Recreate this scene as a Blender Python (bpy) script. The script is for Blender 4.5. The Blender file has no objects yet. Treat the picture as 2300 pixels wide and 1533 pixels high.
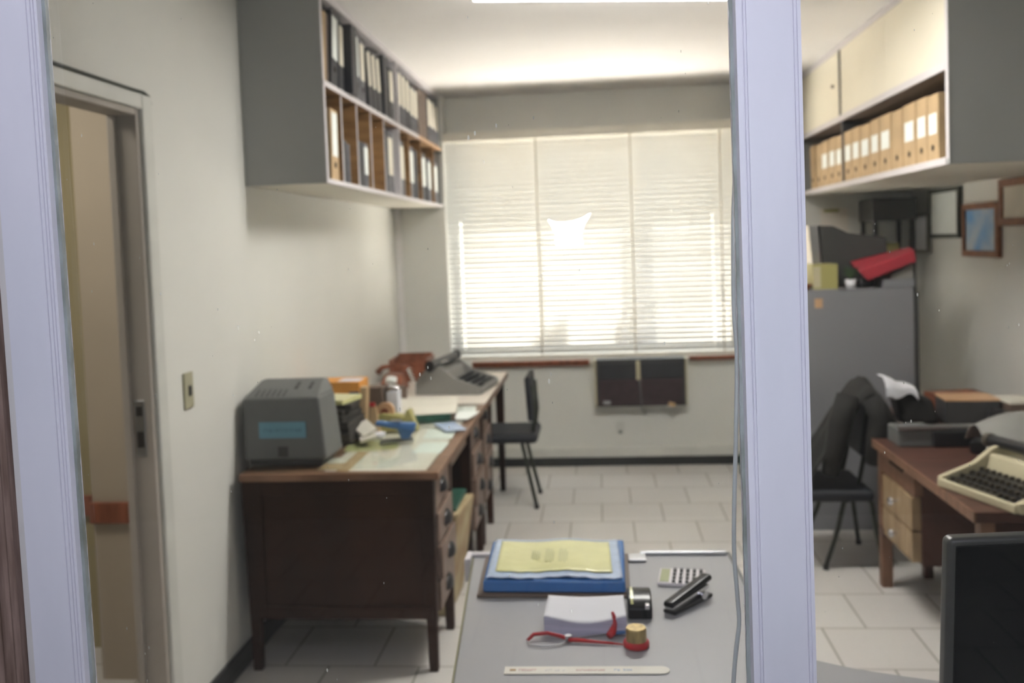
import bpy, math, random
from mathutils import Vector, Matrix, Euler
import numpy as np
random.seed(7)
S = bpy.context.scene
C = S.collection
R = math.radians

# ------------------------------------------------------------------ camera
EYE = 1.6
yaw, pitch, roll = 0.09389, 0.05136, 0.036
fw = Vector((-math.sin(yaw)*math.cos(pitch), math.cos(yaw)*math.cos(pitch), -math.sin(pitch)))
rt = Vector((math.cos(yaw), math.sin(yaw), 0)); up = rt.cross(fw)
r_ = rt*math.cos(roll) - up*math.sin(roll); u_ = r_.cross(fw)
cam = bpy.data.cameras.new('camera'); co = bpy.data.objects.new('camera', cam); C.objects.link(co)
M = Matrix((r_, u_, -fw)).transposed().to_4x4(); M.translation = (0, 0, EYE)
co.matrix_world = M
cam.sensor_width = 36; cam.lens = 2100/2300*36; cam.shift_y = (655-766.5)/2300
cam.clip_start = .02; cam.clip_end = 200
cam.dof.use_dof = True; cam.dof.focus_distance = 1.15; cam.dof.aperture_fstop = 4.8
S.camera = co
# ------------------------------------------------------------------ world, sun, areas, exposure
W = bpy.data.worlds.new('world'); S.world = W; W.use_nodes = True
bg = W.node_tree.nodes['Background']; bg.inputs[0].default_value = (.86, .93, 1, 1); bg.inputs[1].default_value = 3.0

def light(name, kind, loc, energy, color, rot=(0, 0, 0), **k):
    l = bpy.data.lights.new(name, kind); l.energy = energy; l.color = color
    for a, b in k.items(): setattr(l, a, b)
    o = bpy.data.objects.new(name, l); o.location = loc; o.rotation_euler = rot; C.objects.link(o); return o

light('sun', 'SUN', (0, 0, 20), 50, (1, .97, .93), (R(20), 0, R(12)), angle=R(1))      # falls on the ground and houses beyond the window
light('corridor_fill', 'AREA', (-.2, .25, 2.86), 11, (.86, .865, 1), (0, 0, 0), shape='RECTANGLE', size=2.6, size_y=.7)  # added area light standing in for overhead daylight on the posts
light('office_fill', 'AREA', (.35, 3.72, 2.645), 17, (1, .98, .93), (0, 0, 0), shape='RECTANGLE', size=.7, size_y=.10)  # unseen fill, added to brighten the office from above
light('side_room_fill', 'AREA', (-2.3, 2.4, 2.60), 9, (1, .93, .82), (0, 0, 0), shape='RECTANGLE', size=.6, size_y=.6)  # added only to brighten the dark side room beyond the doorway
VS = S.view_settings
S.display_settings.display_device = 'sRGB'
VS.view_transform = 'Standard'; VS.look = 'None'; VS.gamma = 1; VS.use_curve_mapping = False
VS.exposure = 1.25

# ------------------------------------------------------------------ materials
def nodes(m):
    m.use_nodes = True; return m.node_tree, m.node_tree.nodes['Principled BSDF']
def mat(name, col, rough=.6, metal=0, var=.06, scale=6, bump=0, stretch=(1, 1, 1), col2=None, spec=.5, bscale=None, coat=0):
    m = bpy.data.materials.new(name); t, b = nodes(m); N = t.nodes; L = t.links
    b.inputs['Roughness'].default_value = rough; b.inputs['Metallic'].default_value = metal
    b.inputs['Specular IOR Level'].default_value = spec
    b.inputs['Coat Weight'].default_value = coat
    tc = N.new('ShaderNodeTexCoord'); mp = N.new('ShaderNodeMapping'); mp.inputs['Scale'].default_value = stretch
    nz = N.new('ShaderNodeTexNoise'); nz.inputs['Scale'].default_value = scale; nz.inputs['Detail'].default_value = 6
    cr = N.new('ShaderNodeValToRGB')
    c2 = col2 or tuple(max(0, c*(1-var*3)) for c in col)
    cr.color_ramp.elements[0].position = .32; cr.color_ramp.elements[1].position = .68
    cr.color_ramp.elements[0].color = (*c2, 1)
    cr.color_ramp.elements[1].color = (*[min(1, c*(1+var*.6)) for c in col], 1)
    L.new(tc.outputs['Object'], mp.inputs[0]); L.new(mp.outputs[0], nz.inputs['Vector'])
    L.new(nz.outputs['Fac'], cr.inputs[0]); L.new(cr.outputs[0], b.inputs['Base Color'])
    if bump:
        bp = N.new('ShaderNodeBump'); bp.inputs['Strength'].default_value = bump; bp.inputs['Distance'].default_value = .004
        if bscale:
            n2 = N.new('ShaderNodeTexNoise'); n2.inputs['Scale'].default_value = bscale; n2.inputs['Detail'].default_value = 4
            L.new(mp.outputs[0], n2.inputs['Vector']); L.new(n2.outputs['Fac'], bp.inputs['Height'])
        else: L.new(nz.outputs['Fac'], bp.inputs['Height'])
        L.new(bp.outputs[0], b.inputs['Normal'])
    return m
def wood(name, dark, lite, rough=.45, stretch=(1, 8, 1), scale=5, spec=.4):
    m = mat(name, lite, rough, col2=dark, stretch=stretch, scale=scale, bump=.15, spec=spec); return m
def emit(name, col, st):
    m = bpy.data.materials.new(name); m.use_nodes = True; t = m.node_tree
    t.nodes.remove(t.nodes['Principled BSDF']); e = t.nodes.new('ShaderNodeEmission')
    e.inputs[0].default_value = (*col, 1); e.inputs[1].default_value = st
    t.links.new(e.outputs[0], t.nodes['Material Output'].inputs[0]); return m

K = {}
K['wall'] = mat('wall_paint', (.69, .685, .635), .75, var=.02, scale=1.3, bump=.08, bscale=60)
K['ceiling'] = mat('ceiling_paint', (.74, .72, .70), .85, var=.03, scale=1.6)
K['side_wall'] = mat('side_room_paint', (.42, .36, .28), .8, var=.03, scale=2)
K['side_olive'] = mat('side_room_olive_paint', (.34, .29, .16), .8, var=.03, scale=2)
K['corridor'] = mat('corridor_paint', (.17, .15, .11), .8, var=.05, scale=2)
K['trimwhite'] = mat('door_trim_paint', (.62, .62, .57), .55, var=.04, scale=4)
K['trimwhite2'] = mat('white_gloss_pipe_paint', (.82, .80, .78), .35, var=.02)
K['jamb'] = mat('door_jamb_paint', (.40, .36, .31), .6, var=.08, scale=3, stretch=(1, 1, .3))
K['greypanel'] = mat('grey_laminate', (.34, .345, .33), .55, var=.02, scale=2)
K['greyedge'] = mat('grey_edge_strip', (.60, .57, .58), .5, var=.02)
K['underwhite'] = mat('cabinet_underside', (.66, .63, .54), .6, var=.02)
K['cream'] = mat('cream_laminate', (.74, .69, .56), .5, var=.02, scale=2)
K['backwood'] = wood('shelf_back_wood', (.20, .105, .04), (.34, .19, .075), stretch=(1, 1, 6))
K['edgewood'] = wood('shelf_edge_wood', (.42, .25, .13), (.60, .38, .22))
K['darkwood'] = wood('dark_desk_wood', (.012, .0040, .002), (.034, .0115, .0045), rough=.5, spec=.25, stretch=(1, 1, .35), scale=4)
K['drawerwood'] = wood('worn_drawer_wood', (.12, .075, .055), (.24, .165, .13), rough=.4)
K['toprim'] = wood('desk_top_rim_wood', (.13, .065, .035), (.25, .14, .085), rough=.35)
K['redwood'] = wood('red_brown_wood', (.15, .045, .02), (.27, .09, .045), rough=.4, stretch=(8, 1, 1))
K['rdesk'] = wood('brown_desk_wood', (.05, .02, .013), (.10, .045, .032), rough=.4, stretch=(1, 6, 1))
K['rdeskedge'] = wood('brown_desk_edge_wood', (.13, .065, .035), (.22, .115, .07), rough=.4)
K['rdrawer'] = wood('pale_drawer_wood', (.24, .16, .085), (.36, .26, .15), rough=.45)
K['black'] = mat('black_plastic', (.012, .012, .014), .35, var=.05)
K['gloss'] = mat('gloss_black_plastic', (.005, .006, .007), .22, var=.02, spec=.2)
K['bezel'] = mat('charcoal_plastic', (.05, .05, .048), .3, var=.02)
K['blackfile'] = mat('black_file_board', (.028, .029, .034), .55, var=.1, scale=9)
K['greyfile'] = mat('grey_mottled_file_board', (.10, .10, .115), .55, var=.15, scale=30)
K['tanfile'] = mat('tan_archive_cardboard', (.50, .35, .19), .75, var=.06, scale=8)
K['paper'] = mat('white_paper', (.66, .66, .69), .7, var=.01)
K['label'] = mat('cream_spine_label', (.78, .74, .62), .7, var=.02)
K['labelw'] = mat('white_spine_label', (.80, .84, .80), .7, var=.02)
K['hole'] = mat('dark_hole', (.02, .015, .01), .8)
K['metal'] = mat('brushed_steel', (.50, .51, .53), .35, metal=1, var=.03)
K['brass'] = mat('aged_brass', (.44, .33, .15), .38, metal=.6, var=.15, scale=20, stretch=(6, 6, 1))
K['blacksk'] = mat('black_skirting_stone', (.022, .023, .024), .35, var=.08)
K['greytop'] = mat('grey_table_laminate', (.30, .30, .305), .42, var=.015, scale=3)
K['greymach'] = mat('grey_machine_enamel', (.13, .135, .13), .5, var=.03)
K['tygrey'] = mat('grey_typewriter_enamel', (.24, .235, .22), .5, var=.03)
K['beige'] = mat('beige_typewriter_plastic', (.50, .45, .30), .5, var=.03)
K['bluelabel'] = mat('blue_sticker', (.14, .30, .38), .6, var=.02)
K['inkblue'] = mat('dark_label_ink', (.08, .17, .22), .7)
K['ink'] = mat('grey_ink', (.38, .40, .22), .7)
K['redink'] = mat('red_ink', (.62, .36, .34), .7)
K['brownink'] = mat('brown_ink', (.42, .28, .14), .7)
K['bluefold'] = mat('blue_plastic_folder', (.035, .155, .42), .22, var=.03)
K['bluepale'] = mat('pale_blue_sleeve_plastic', (.42, .52, .68), .2, var=.05, scale=30)
K['yellow'] = mat('pale_yellow_paper', (.66, .65, .30), .28, var=.04, scale=14, bump=.5, bscale=25, coat=.5)
K['red'] = mat('red_plastic', (.42, .015, .02), .35, var=.04)
K['redfold'] = mat('red_folder_card', (.38, .03, .045), .5, var=.05)
K['bluepl'] = mat('blue_enamel', (.045, .13, .30), .35, var=.04)
K['olive'] = mat('olive_plastic', (.36, .33, .12), .45, var=.03)
K['oliveedge'] = mat('dull_olive_edging', (.20, .19, .10), .5)
K['orange'] = mat('orange_carton', (.75, .33, .06), .6, var=.08)
K['navy'] = mat('navy_print', (.05, .10, .17), .6, var=.1)
K['darkstack'] = mat('dark_paper_stack', (.05, .045, .038), .7, var=.2, scale=12, stretch=(1, 1, 12))
K['brownbox'] = mat('taupe_box_card', (.14, .10, .075), .6, var=.06)
K['green'] = mat('dark_green_cloth', (.015, .09, .06), .5, var=.15, scale=20)
K['offwhite'] = mat('off_white_board', (.70, .67, .58), .6, var=.03)
K['laminate'] = mat('cream_desk_laminate', (.74, .68, .60), .4, var=.02)
K['jacket'] = mat('black_jacket_cloth', (.014, .013, .012), .85, var=.2, scale=14, bump=.4, bscale=40)
K['chairblack'] = mat('black_upholstery', (.012, .014, .02), .6, var=.1)
K['chairtube'] = mat('dark_chair_steel', (.035, .04, .03), .4, metal=.4)
K['cabgrey'] = mat('grey_steel_cabinet_enamel', (.215, .215, .23), .45, var=.02, scale=2)
K['cabdark'] = mat('dark_grey_enamel', (.05, .05, .05), .5)
K['frameb'] = wood('brown_frame_wood', (.16, .06, .025), (.28, .12, .055), stretch=(4, 4, 4))
K['framed'] = mat('dark_green_frame', (.06, .065, .05), .5)
K['frameg'] = mat('grey_frame', (.20, .19, .16), .5)
K['cable'] = mat('grey_cable_sheath', (.40, .42, .43), .45)
K['post'] = mat('blue_white_gloss_paint', (.66, .64, .72), .38, col2=(.58, .57, .65), stretch=(1, 1, .25), scale=7, bump=.12, bscale=35)
K['outerwood'] = wood('bare_worn_wood', (.12, .075, .06), (.26, .18, .155), stretch=(10, 10, .8), scale=12, rough=.7)
K['putty'] = mat('glazing_putty', (.34, .37, .38), .55, col2=(.16, .17, .15), scale=30, stretch=(1, 1, .4), bump=.8)
K['switch'] = mat('ivory_switch_plastic', (.42, .40, .27), .4)
K['tube'] = emit('lamp_tube_glow', (1, .98, .95), 16)
K['flash'] = emit('flash_tube_glow', (.85, .92, 1), 260)
K['lampbody'] = mat('white_lamp_enamel', (.8, .8, .8), .4)
K['chrome'] = mat('chrome', (.7, .7, .72), .12, metal=1, var=.01)
K['plantg'] = mat('dark_leaf', (.03, .06, .02), .6)
K['outground'] = mat('sunlit_concrete', (.62, .59, .54), .8, var=.08, scale=.4)
K['outwall'] = mat('cream_render', (.62, .56, .44), .8, var=.05, scale=.5)
K['outgrey'] = mat('grey_render', (.26, .26, .24), .85, var=.2, scale=.35)
K['outyel'] = mat('yellow_render', (.70, .50, .22), .8, var=.05, scale=.5)
K['trunk'] = mat('grey_bark', (.10, .11, .12), .9, var=.2, scale=4)
K['leaves'] = mat('outdoor_foliage', (.10, .15, .07), .9, var=.3, scale=3)
K['sack'] = mat('printed_paper_sack', (.44, .38, .22), .7, col2=(.30, .19, .10), scale=7)
K['keys'] = mat('dark_brown_keys', (.06, .05, .035), .4)
K['blueprint'] = mat('blue_landscape_print', (.10, .32, .66), .35, col2=(.52, .58, .62), scale=6)
K['milk'] = mat('beige_bottle_plastic', (.62, .52, .40), .4)
K['hair'] = mat('curtain_cloth', (.66, .62, .54), .8)

def floor_mat():
    m = bpy.data.materials.new('floor_tiles'); t, b = nodes(m); N = t.nodes; L = t.links
    tc = N.new('ShaderNodeTexCoord'); mp = N.new('ShaderNodeMapping')
    mp.inputs['Location'].default_value = (.2035+.352*20, -(5.275-.366*30), 0)
    br = N.new('ShaderNodeTexBrick'); br.offset = .5; br.inputs['Scale'].default_value = 1
    br.inputs['Brick Width'].default_value = .352; br.inputs['Row Height'].default_value = .366
    br.inputs['Mortar Size'].default_value = .0045; br.inputs['Mortar Smooth'].default_value = .2
    br.inputs['Color1'].default_value = (.63, .60, .565, 1); br.inputs['Color2'].default_value = (.66, .635, .60, 1)
    br.inputs['Mortar'].default_value = (.27, .25, .21, 1)
    nz = N.new('ShaderNodeTexNoise'); nz.inputs['Scale'].default_value = 1.5; nz.inputs['Detail'].default_value = 5
    mx = N.new('ShaderNodeMixRGB'); mx.blend_type = 'MULTIPLY'; mx.inputs[0].default_value = .25
    L.new(tc.outputs['Object'], mp.inputs[0]); L.new(mp.outputs[0], br.inputs['Vector']); L.new(tc.outputs['Object'], nz.inputs['Vector'])
    L.new(br.outputs[0], mx.inputs[1]); L.new(nz.outputs['Fac'], mx.inputs[2]); L.new(mx.outputs[0], b.inputs['Base Color'])
    bp = N.new('ShaderNodeBump'); bp.inputs['Strength'].default_value = .3; bp.inputs['Distance'].default_value = .002; bp.invert = True
    L.new(br.outputs['Fac'], bp.inputs['Height']); L.new(bp.outputs[0], b.inputs['Normal'])
    b.inputs['Roughness'].default_value = .38
    return m
K['floor'] = floor_mat()

def ceiling_stain():
    m = K['ceiling']; t = m.node_tree; N = t.nodes; L = t.links; b = N['Principled BSDF']
    src = b.inputs['Base Color'].links[0].from_socket
    tc = N.new('ShaderNodeTexCoord'); mp = N.new('ShaderNodeMapping'); mp.inputs['Location'].default_value = (.28, -4.9, 0)
    mp.inputs['Scale'].default_value = (1.6, 1.3, 0)
    g = N.new('ShaderNodeTexGradient'); g.gradient_type = 'SPHERICAL'
    nz = N.new('ShaderNodeTexNoise'); nz.inputs['Scale'].default_value = 7; nz.inputs['Detail'].default_value = 8
    mu = N.new('ShaderNodeMath'); mu.operation = 'MULTIPLY'; st = N.new('ShaderNodeMath'); st.operation = 'SUBTRACT'; st.inputs[1].default_value = .20
    st.use_clamp = True; m2 = N.new('ShaderNodeMath'); m2.operation = 'MULTIPLY'; m2.inputs[1].default_value = 3.0; m2.use_clamp = True
    mx = N.new('ShaderNodeMixRGB'); mx.inputs[2].default_value = (.45, .37, .32, 1)
    L.new(tc.outputs['Object'], mp.inputs[0]); L.new(mp.outputs[0], g.inputs[0]); L.new(tc.outputs['Object'], nz.inputs['Vector'])
    L.new(g.outputs['Fac'], mu.inputs[0]); L.new(nz.outputs['Fac'], mu.inputs[1]); L.new(mu.outputs[0], st.inputs[0]); L.new(st.outputs[0], m2.inputs[0])
    L.new(m2.outputs[0], mx.inputs[0]); L.new(src, mx.inputs[1]); L.new(mx.outputs[0], b.inputs['Base Color'])
ceiling_stain()

def glass_mat(name, tint=(1, 1, 1), dirt=True, refl=1.0, rough=0.0):
    m = bpy.data.materials.new(name); m.use_nodes = True; t = m.node_tree; N = t.nodes; L = t.links
    N.remove(N['Principled BSDF']); out = N['Material Output']
    tr = N.new('ShaderNodeBsdfTransparent'); tr.inputs[0].default_value = (*tint, 1)
    gl = N.new('ShaderNodeBsdfGlossy'); gl.inputs['Roughness'].default_value = rough
    fr = N.new('ShaderNodeFresnel'); fr.inputs[0].default_value = 1.45
    mu = N.new('ShaderNodeMath'); mu.operation = 'MULTIPLY'; mu.inputs[1].default_value = refl; mu.use_clamp = True
    ge = N.new('ShaderNodeNewGeometry'); bf = N.new('ShaderNodeMath'); bf.operation = 'SUBTRACT'; bf.inputs[0].default_value = 1
    L.new(ge.outputs['Backfacing'], bf.inputs[1]); m0 = N.new('ShaderNodeMath'); m0.operation = 'MULTIPLY'
    L.new(fr.outputs[0], m0.inputs[0]); L.new(bf.outputs[0], m0.inputs[1]); fr = m0       # one reflection per pane: the outer face
    mx = N.new('ShaderNodeMixShader'); L.new(fr.outputs[0], mu.inputs[0]); L.new(mu.outputs[0], mx.inputs[0])
    L.new(tr.outputs[0], mx.inputs[1]); L.new(gl.outputs[0], mx.inputs[2])
    last = mx
    if dirt:
        tc = N.new('ShaderNodeTexCoord'); mp = N.new('ShaderNodeMapping'); mp.inputs['Scale'].default_value = (1, 1, .45)
        mp.inputs['Rotation'].default_value = (0, R(8), 0)
        nz = N.new('ShaderNodeTexVoronoi'); nz.inputs['Scale'].default_value = 58
        n2 = N.new('ShaderNodeTexNoise'); n2.inputs['Scale'].default_value = 12; n2.inputs['Detail'].default_value = 3
        lt = N.new('ShaderNodeMath'); lt.operation = 'LESS_THAN'
        mm = N.new('ShaderNodeMath'); mm.operation = 'MULTIPLY_ADD'; mm.inputs[1].default_value = .34; mm.inputs[2].default_value = -.155
        L.new(tc.outputs['Object'], mp.inputs[0]); L.new(mp.outputs[0], nz.inputs['Vector']); L.new(tc.outputs['Object'], n2.inputs['Vector'])
        L.new(n2.outputs['Fac'], mm.inputs[0]); L.new(nz.outputs['Distance'], lt.inputs[0]); L.new(mm.outputs[0], lt.inputs[1])
        m3 = N.new('ShaderNodeMath'); m3.operation = 'MULTIPLY_ADD'; m3.inputs[1].default_value = .45; m3.inputs[2].default_value = .005
        L.new(lt.outputs[0], m3.inputs[0])
        df = N.new('ShaderNodeBsdfDiffuse'); df.inputs[0].default_value = (.85, .86, .82, 1)
        tl = N.new('ShaderNodeBsdfTranslucent'); tl.inputs[0].default_value = (.85, .86, .82, 1)
        ad = N.new('ShaderNodeMixShader'); ad.inputs[0].default_value = .5; L.new(df.outputs[0], ad.inputs[1]); L.new(tl.outputs[0], ad.inputs[2])
        fx = N.new('ShaderNodeMixShader'); L.new(m3.outputs[0], fx.inputs[0]); L.new(mx.outputs[0], fx.inputs[1]); L.new(ad.outputs[0], fx.inputs[2])
        last = fx
    L.new(last.outputs[0], out.inputs[0]); return m
K['glass'] = glass_mat('partition_glass', refl=1.9)
K['deskglass'] = glass_mat('desk_top_glass', (.965, .985, .97), dirt=False, refl=.8)
K['winglass'] = glass_mat('window_glass', dirt=False)

def slat_mat():
    m = bpy.data.materials.new('blind_slat_cream'); m.use_nodes = True; t = m.node_tree; N = t.nodes; L = t.links
    N.remove(N['Principled BSDF']); d = N.new('ShaderNodeBsdfDiffuse'); d.inputs[0].default_value = (.70, .70, .68, 1)
    tl = N.new('ShaderNodeBsdfTranslucent'); tl.inputs[0].default_value = (.86, .85, .82, 1)
    mx = N.new('ShaderNodeMixShader'); mx.inputs[0].default_value = .22
    L.new(d.outputs[0], mx.inputs[1]); L.new(tl.outputs[0], mx.inputs[2]); L.new(mx.outputs[0], N['Material Output'].inputs[0]); return m
K['slat'] = slat_mat()

# ------------------------------------------------------------------ mesh helpers
ORG = {}
class MB:
    def __init__(s): s.v = []; s.f = []; s.mi = []; s.m = 0; s.T = None
    def add(s, vs, fs):
        n = len(s.v)
        if s.T is not None: vs = [s.T @ Vector(q) for q in vs]
        s.v += [Vector(q) for q in vs]; s.f += [[i+n for i in q] for q in fs]; s.mi += [s.m]*len(fs); return s
    def box(s, x0, x1, y0, y1, z0, z1):
        if x0 > x1: x0, x1 = x1, x0
        if y0 > y1: y0, y1 = y1, y0
        if z0 > z1: z0, z1 = z1, z0
        return s.add([(x0, y0, z0), (x1, y0, z0), (x1, y1, z0), (x0, y1, z0), (x0, y0, z1), (x1, y0, z1), (x1, y1, z1), (x0, y1, z1)],
                     [(0, 3, 2, 1), (4, 5, 6, 7), (0, 1, 5, 4), (1, 2, 6, 5), (2, 3, 7, 6), (3, 0, 4, 7)])
    def hexa(s, b, t):   # four bottom pts, four top pts (counter-clockwise seen from above)
        return s.add(list(b)+list(t), [(0, 3, 2, 1), (4, 5, 6, 7), (0, 1, 5, 4), (1, 2, 6, 5), (2, 3, 7, 6), (3, 0, 4, 7)])
    def obox(s, c, size, rot=(0, 0, 0)):
        m = Matrix.Translation(c) @ Euler([R(a) for a in rot]).to_matrix().to_4x4(); o = s.T
        s.T = m if o is None else o @ m; a, b, d = [q/2 for q in size]; s.box(-a, a, -b, b, -d, d); s.T = o; return s
    def cyl(s, p0, p1, r0, r1=None, n=20, cap=True):
        r1 = r0 if r1 is None else r1; p0 = Vector(p0); p1 = Vector(p1); d = (p1-p0).normalized()
        a = d.orthogonal().normalized(); b = d.cross(a)
        vs = [p0+(a*math.cos(2*math.pi*i/n)+b*math.sin(2*math.pi*i/n))*r0 for i in range(n)]
        vs += [p1+(a*math.cos(2*math.pi*i/n)+b*math.sin(2*math.pi*i/n))*r1 for i in range(n)]
        fs = [(i, (i+1) % n, n+(i+1) % n, n+i) for i in range(n)]
        if cap: fs += [tuple(range(n-1, -1, -1)), tuple(range(n, 2*n))]
        return s.add(vs, fs)
    def lathe(s, prof, c=(0, 0, 0), n=28):
        vs = []; fs = []; k = len(prof)
        for i in range(n):
            a = 2*math.pi*i/n
            vs += [(c[0]+r*math.cos(a), c[1]+r*math.sin(a), c[2]+z) for r, z in prof]
        for i in range(n):
            j = (i+1) % n
            fs += [(i*k+q, j*k+q, j*k+q+1, i*k+q+1) for q in range(k-1)]
        return s.add(vs, fs)
    def prism(s, poly, axis, a, b):   # poly in the other two axes, order XYZ minus axis
        def P(p, w):
            q = list(p); q.insert('XYZ'.index(axis), w); return tuple(q)
        n = len(poly)
        vs = [P(p, a) for p in poly]+[P(p, b) for p in poly]
        fs = [(i, (i+1) % n, n+(i+1) % n, n+i) for i in range(n)]+[tuple(range(n-1, -1, -1)), tuple(range(n, 2*n))]
        return s.add(vs, fs)
    def tube(s, pts, r, n=10, closed=False):
        pts = [Vector(p) for p in pts]; k = len(pts); vs = []; rs = r if isinstance(r, (list, tuple)) else [r]*k
        pa = None
        for i, p in enumerate(pts):
            if closed: d = pts[(i+1) % k]-pts[i-1]
            else: d = pts[min(i+1, k-1)]-pts[max(i-1, 0)]
            d.normalize()
            a = d.orthogonal().normalized() if pa is None else (pa-d*pa.dot(d)).normalized()
            pa = a; b = d.cross(a)
            vs += [p+(a*math.cos(2*math.pi*j/n)+b*math.sin(2*math.pi*j/n))*rs[i] for j in range(n)]
        fs = []
        for i in range(k if closed else k-1):
            e = (i+1) % k
            fs += [(i*n+j, i*n+(j+1) % n, e*n+(j+1) % n, e*n+j) for j in range(n)]
        if not closed: fs += [tuple(range(n-1, -1, -1)), tuple(range((k-1)*n, k*n))]
        return s.add(vs, fs)
    def grid(s, fn, nu, nv, thick=0):
        vs = [fn(i/nu, j/nv) for j in range(nv+1) for i in range(nu+1)]
        fs = [(j*(nu+1)+i, j*(nu+1)+i+1, (j+1)*(nu+1)+i+1, (j+1)*(nu+1)+i) for j in range(nv) for i in range(nu)]
        if thick:
            n = len(vs); vs += [(x, y, z-thick) for x, y, z in vs]
            fs += [tuple(reversed([q+n for q in f])) for f in fs[:]]
            bd = [i for i in range(nu+1)]+[(j)*(nu+1)+nu for j in range(1, nv+1)]+[nv*(nu+1)+i for i in range(nu-1, -1, -1)]+[j*(nu+1) for j in range(nv-1, 0, -1)]
            for q in range(len(bd)):
                a, b = bd[q], bd[(q+1) % len(bd)]; fs.append((b, a, a+n, b+n))
        return s.add(vs, fs)
    def build(s, name, m, parent=None, bev=0, seg=2, smooth=False, sub=0):
        me = bpy.data.meshes.new(name); o = bpy.data.objects.new(name, me); C.objects.link(o)
        org = Vector((0, 0, 0))
        if parent is not None:
            org = ORG[parent.name]; o.parent = parent; ORG[o.name] = org
        else:
            xs = [[q[i] for q in s.v] for i in range(3)]
            org = Vector(((min(xs[0])+max(xs[0]))/2, (min(xs[1])+max(xs[1]))/2, min(xs[2])))
            o.location = org; ORG[o.name] = org.copy()
        me.from_pydata([tuple(q-org) for q in s.v], [], s.f)
        for mm in (m if isinstance(m, (list, tuple)) else [m]): me.materials.append(K[mm])
        me.polygons.foreach_set('material_index', s.mi)
        import bmesh
        b = bmesh.new(); b.from_mesh(me); bmesh.ops.recalc_face_normals(b, faces=b.faces); b.to_mesh(me); b.free()
        if smooth: me.polygons.foreach_set('use_smooth', [True]*len(me.polygons))
        if bev:
            q = o.modifiers.new('bevel', 'BEVEL'); q.width = bev; q.segments = seg; q.limit_method = 'ANGLE'; q.angle_limit = R(35)
            me.polygons.foreach_set('use_smooth', [True]*len(me.polygons))
            w = o.modifiers.new('wn', 'WEIGHTED_NORMAL'); w.keep_sharp = True
        if sub:
            q = o.modifiers.new('sub', 'SUBSURF'); q.levels = sub; q.render_levels = sub
        me.update(); return o
def T(name, label, cat, loc, group=None, rz=None):
    o = bpy.data.objects.new(name, None); C.objects.link(o); o.location = loc; o.empty_display_size = .05
    o['label'] = label; o['category'] = cat
    if group: o['group'] = group
    if rz is None: ORG[o.name] = Vector(loc)
    else: o.rotation_euler[2] = R(rz); ORG[o.name] = Vector((0, 0, 0))
    return o
def tag(o, label, cat, group=None, kind=None):
    o['label'] = label; o['category'] = cat
    if group: o['group'] = group
    if kind: o['kind'] = kind
    return o
def st(o): o['kind'] = 'structure'; return o
def world_grain(o): return o

# ------------------------------------------------------------------ the room
SZ_UNDER = 1.870
XL, XR, YB, YG, ZC = -1.42, 2.1, 6.66, 1.17, 2.655
WX0, WX1, WZ0, WZ1 = -1.06, .93, .80, 2.33            # window opening
f = MB().box(-4, 4.2, -3.2, YB+.2, -.12, 0).build('floor', 'floor'); st(f)
f.location = (0, 0, 0)
for v in f.data.vertices: v.co += Vector((.1, (YB+.2-3.2)/2, -.12))
c = MB().box(-4, 4.2, 1.0, YB+.25, ZC, ZC+.15).build('ceiling', 'ceiling'); st(c)
for v in c.data.vertices: v.co += c.location
c.location = (0, 0, 0)
# left wall with doorway (opening Y 1.95..2.82, Z<2.06)
DY0, DY1, DZ = 1.90, 2.83, 2.065
st(MB().box(XL-.08, XL, 1.12, DY0, 0, ZC).box(XL-.08, XL, DY0, DY1, DZ, ZC).box(XL-.08, XL, DY1, YB+.2, 0, ZC).build('wall_left', 'wall'))
# right wall
st(MB().box(XR, XR+.15, 1.12, YB+.2, 0, ZC).build('wall_right', 'wall'))
# back wall with window opening and side pilasters
b = MB()
b.box(XL, WX0, YB-.15, YB+.2, 0, ZC).box(WX1+.04, XR, YB-.15, YB+.2, 0, ZC)
b.box(WX0, WX1+.04, YB, YB+.2, 0, WZ0).box(WX0, WX1+.04, YB, YB+.2, WZ1, ZC)
st(b.build('wall_back', 'wall', bev=.004))
# front wall to either side of the glazing, above and below, seen only at the frame
st(MB().box(-4, -.95, 1.10, 1.20, 0, 2.9).box(2.1, 4.2, 1.10, 1.20, 0, 2.9).box(-.95, 2.1, 1.10, 1.20, 2.35, 2.9).box(-.95, 2.1, 1.10, 1.20, 0, .7).build('wall_front', 'corridor'))
# corridor where the viewer stands
st(MB().box(-4, 4.2, -3.2, -3.05, 0, 2.9).box(-4.1, -4, -3.2, 4.5, 0, 2.9).box(4.1, 4.2, -3.2, 1.1, 0, 2.9).box(-4.1, 4.2, -3.2, 1.2, 2.9, 3.0).build('wall_corridor', 'corridor'))
# side room beyond the doorway
st(MB().box(-1.93, XL-.08, 3.32, 3.45, 0, ZC).box(-1.745, XL-.08, 3.27, 3.32, 0, ZC).box(-1.93, -1.85, 3.45, 4.4, 0, ZC).build('wall_side_room', 'side_wall'))
st(MB().box(-4, -1.93, 3.6, 3.75, 0, ZC).build('wall_side_room_far', 'side_olive'))
for i, (x0, x1, y) in enumerate(((-1.935, -1.745, 3.32), (-3.2, -1.935, 3.6))):
    st(MB().box(x0, x1, y-.022, y, .606-i*.052, .686-i*.048).build('trim_%d' % (i+4), 'redwood', bev=.004))
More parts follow.
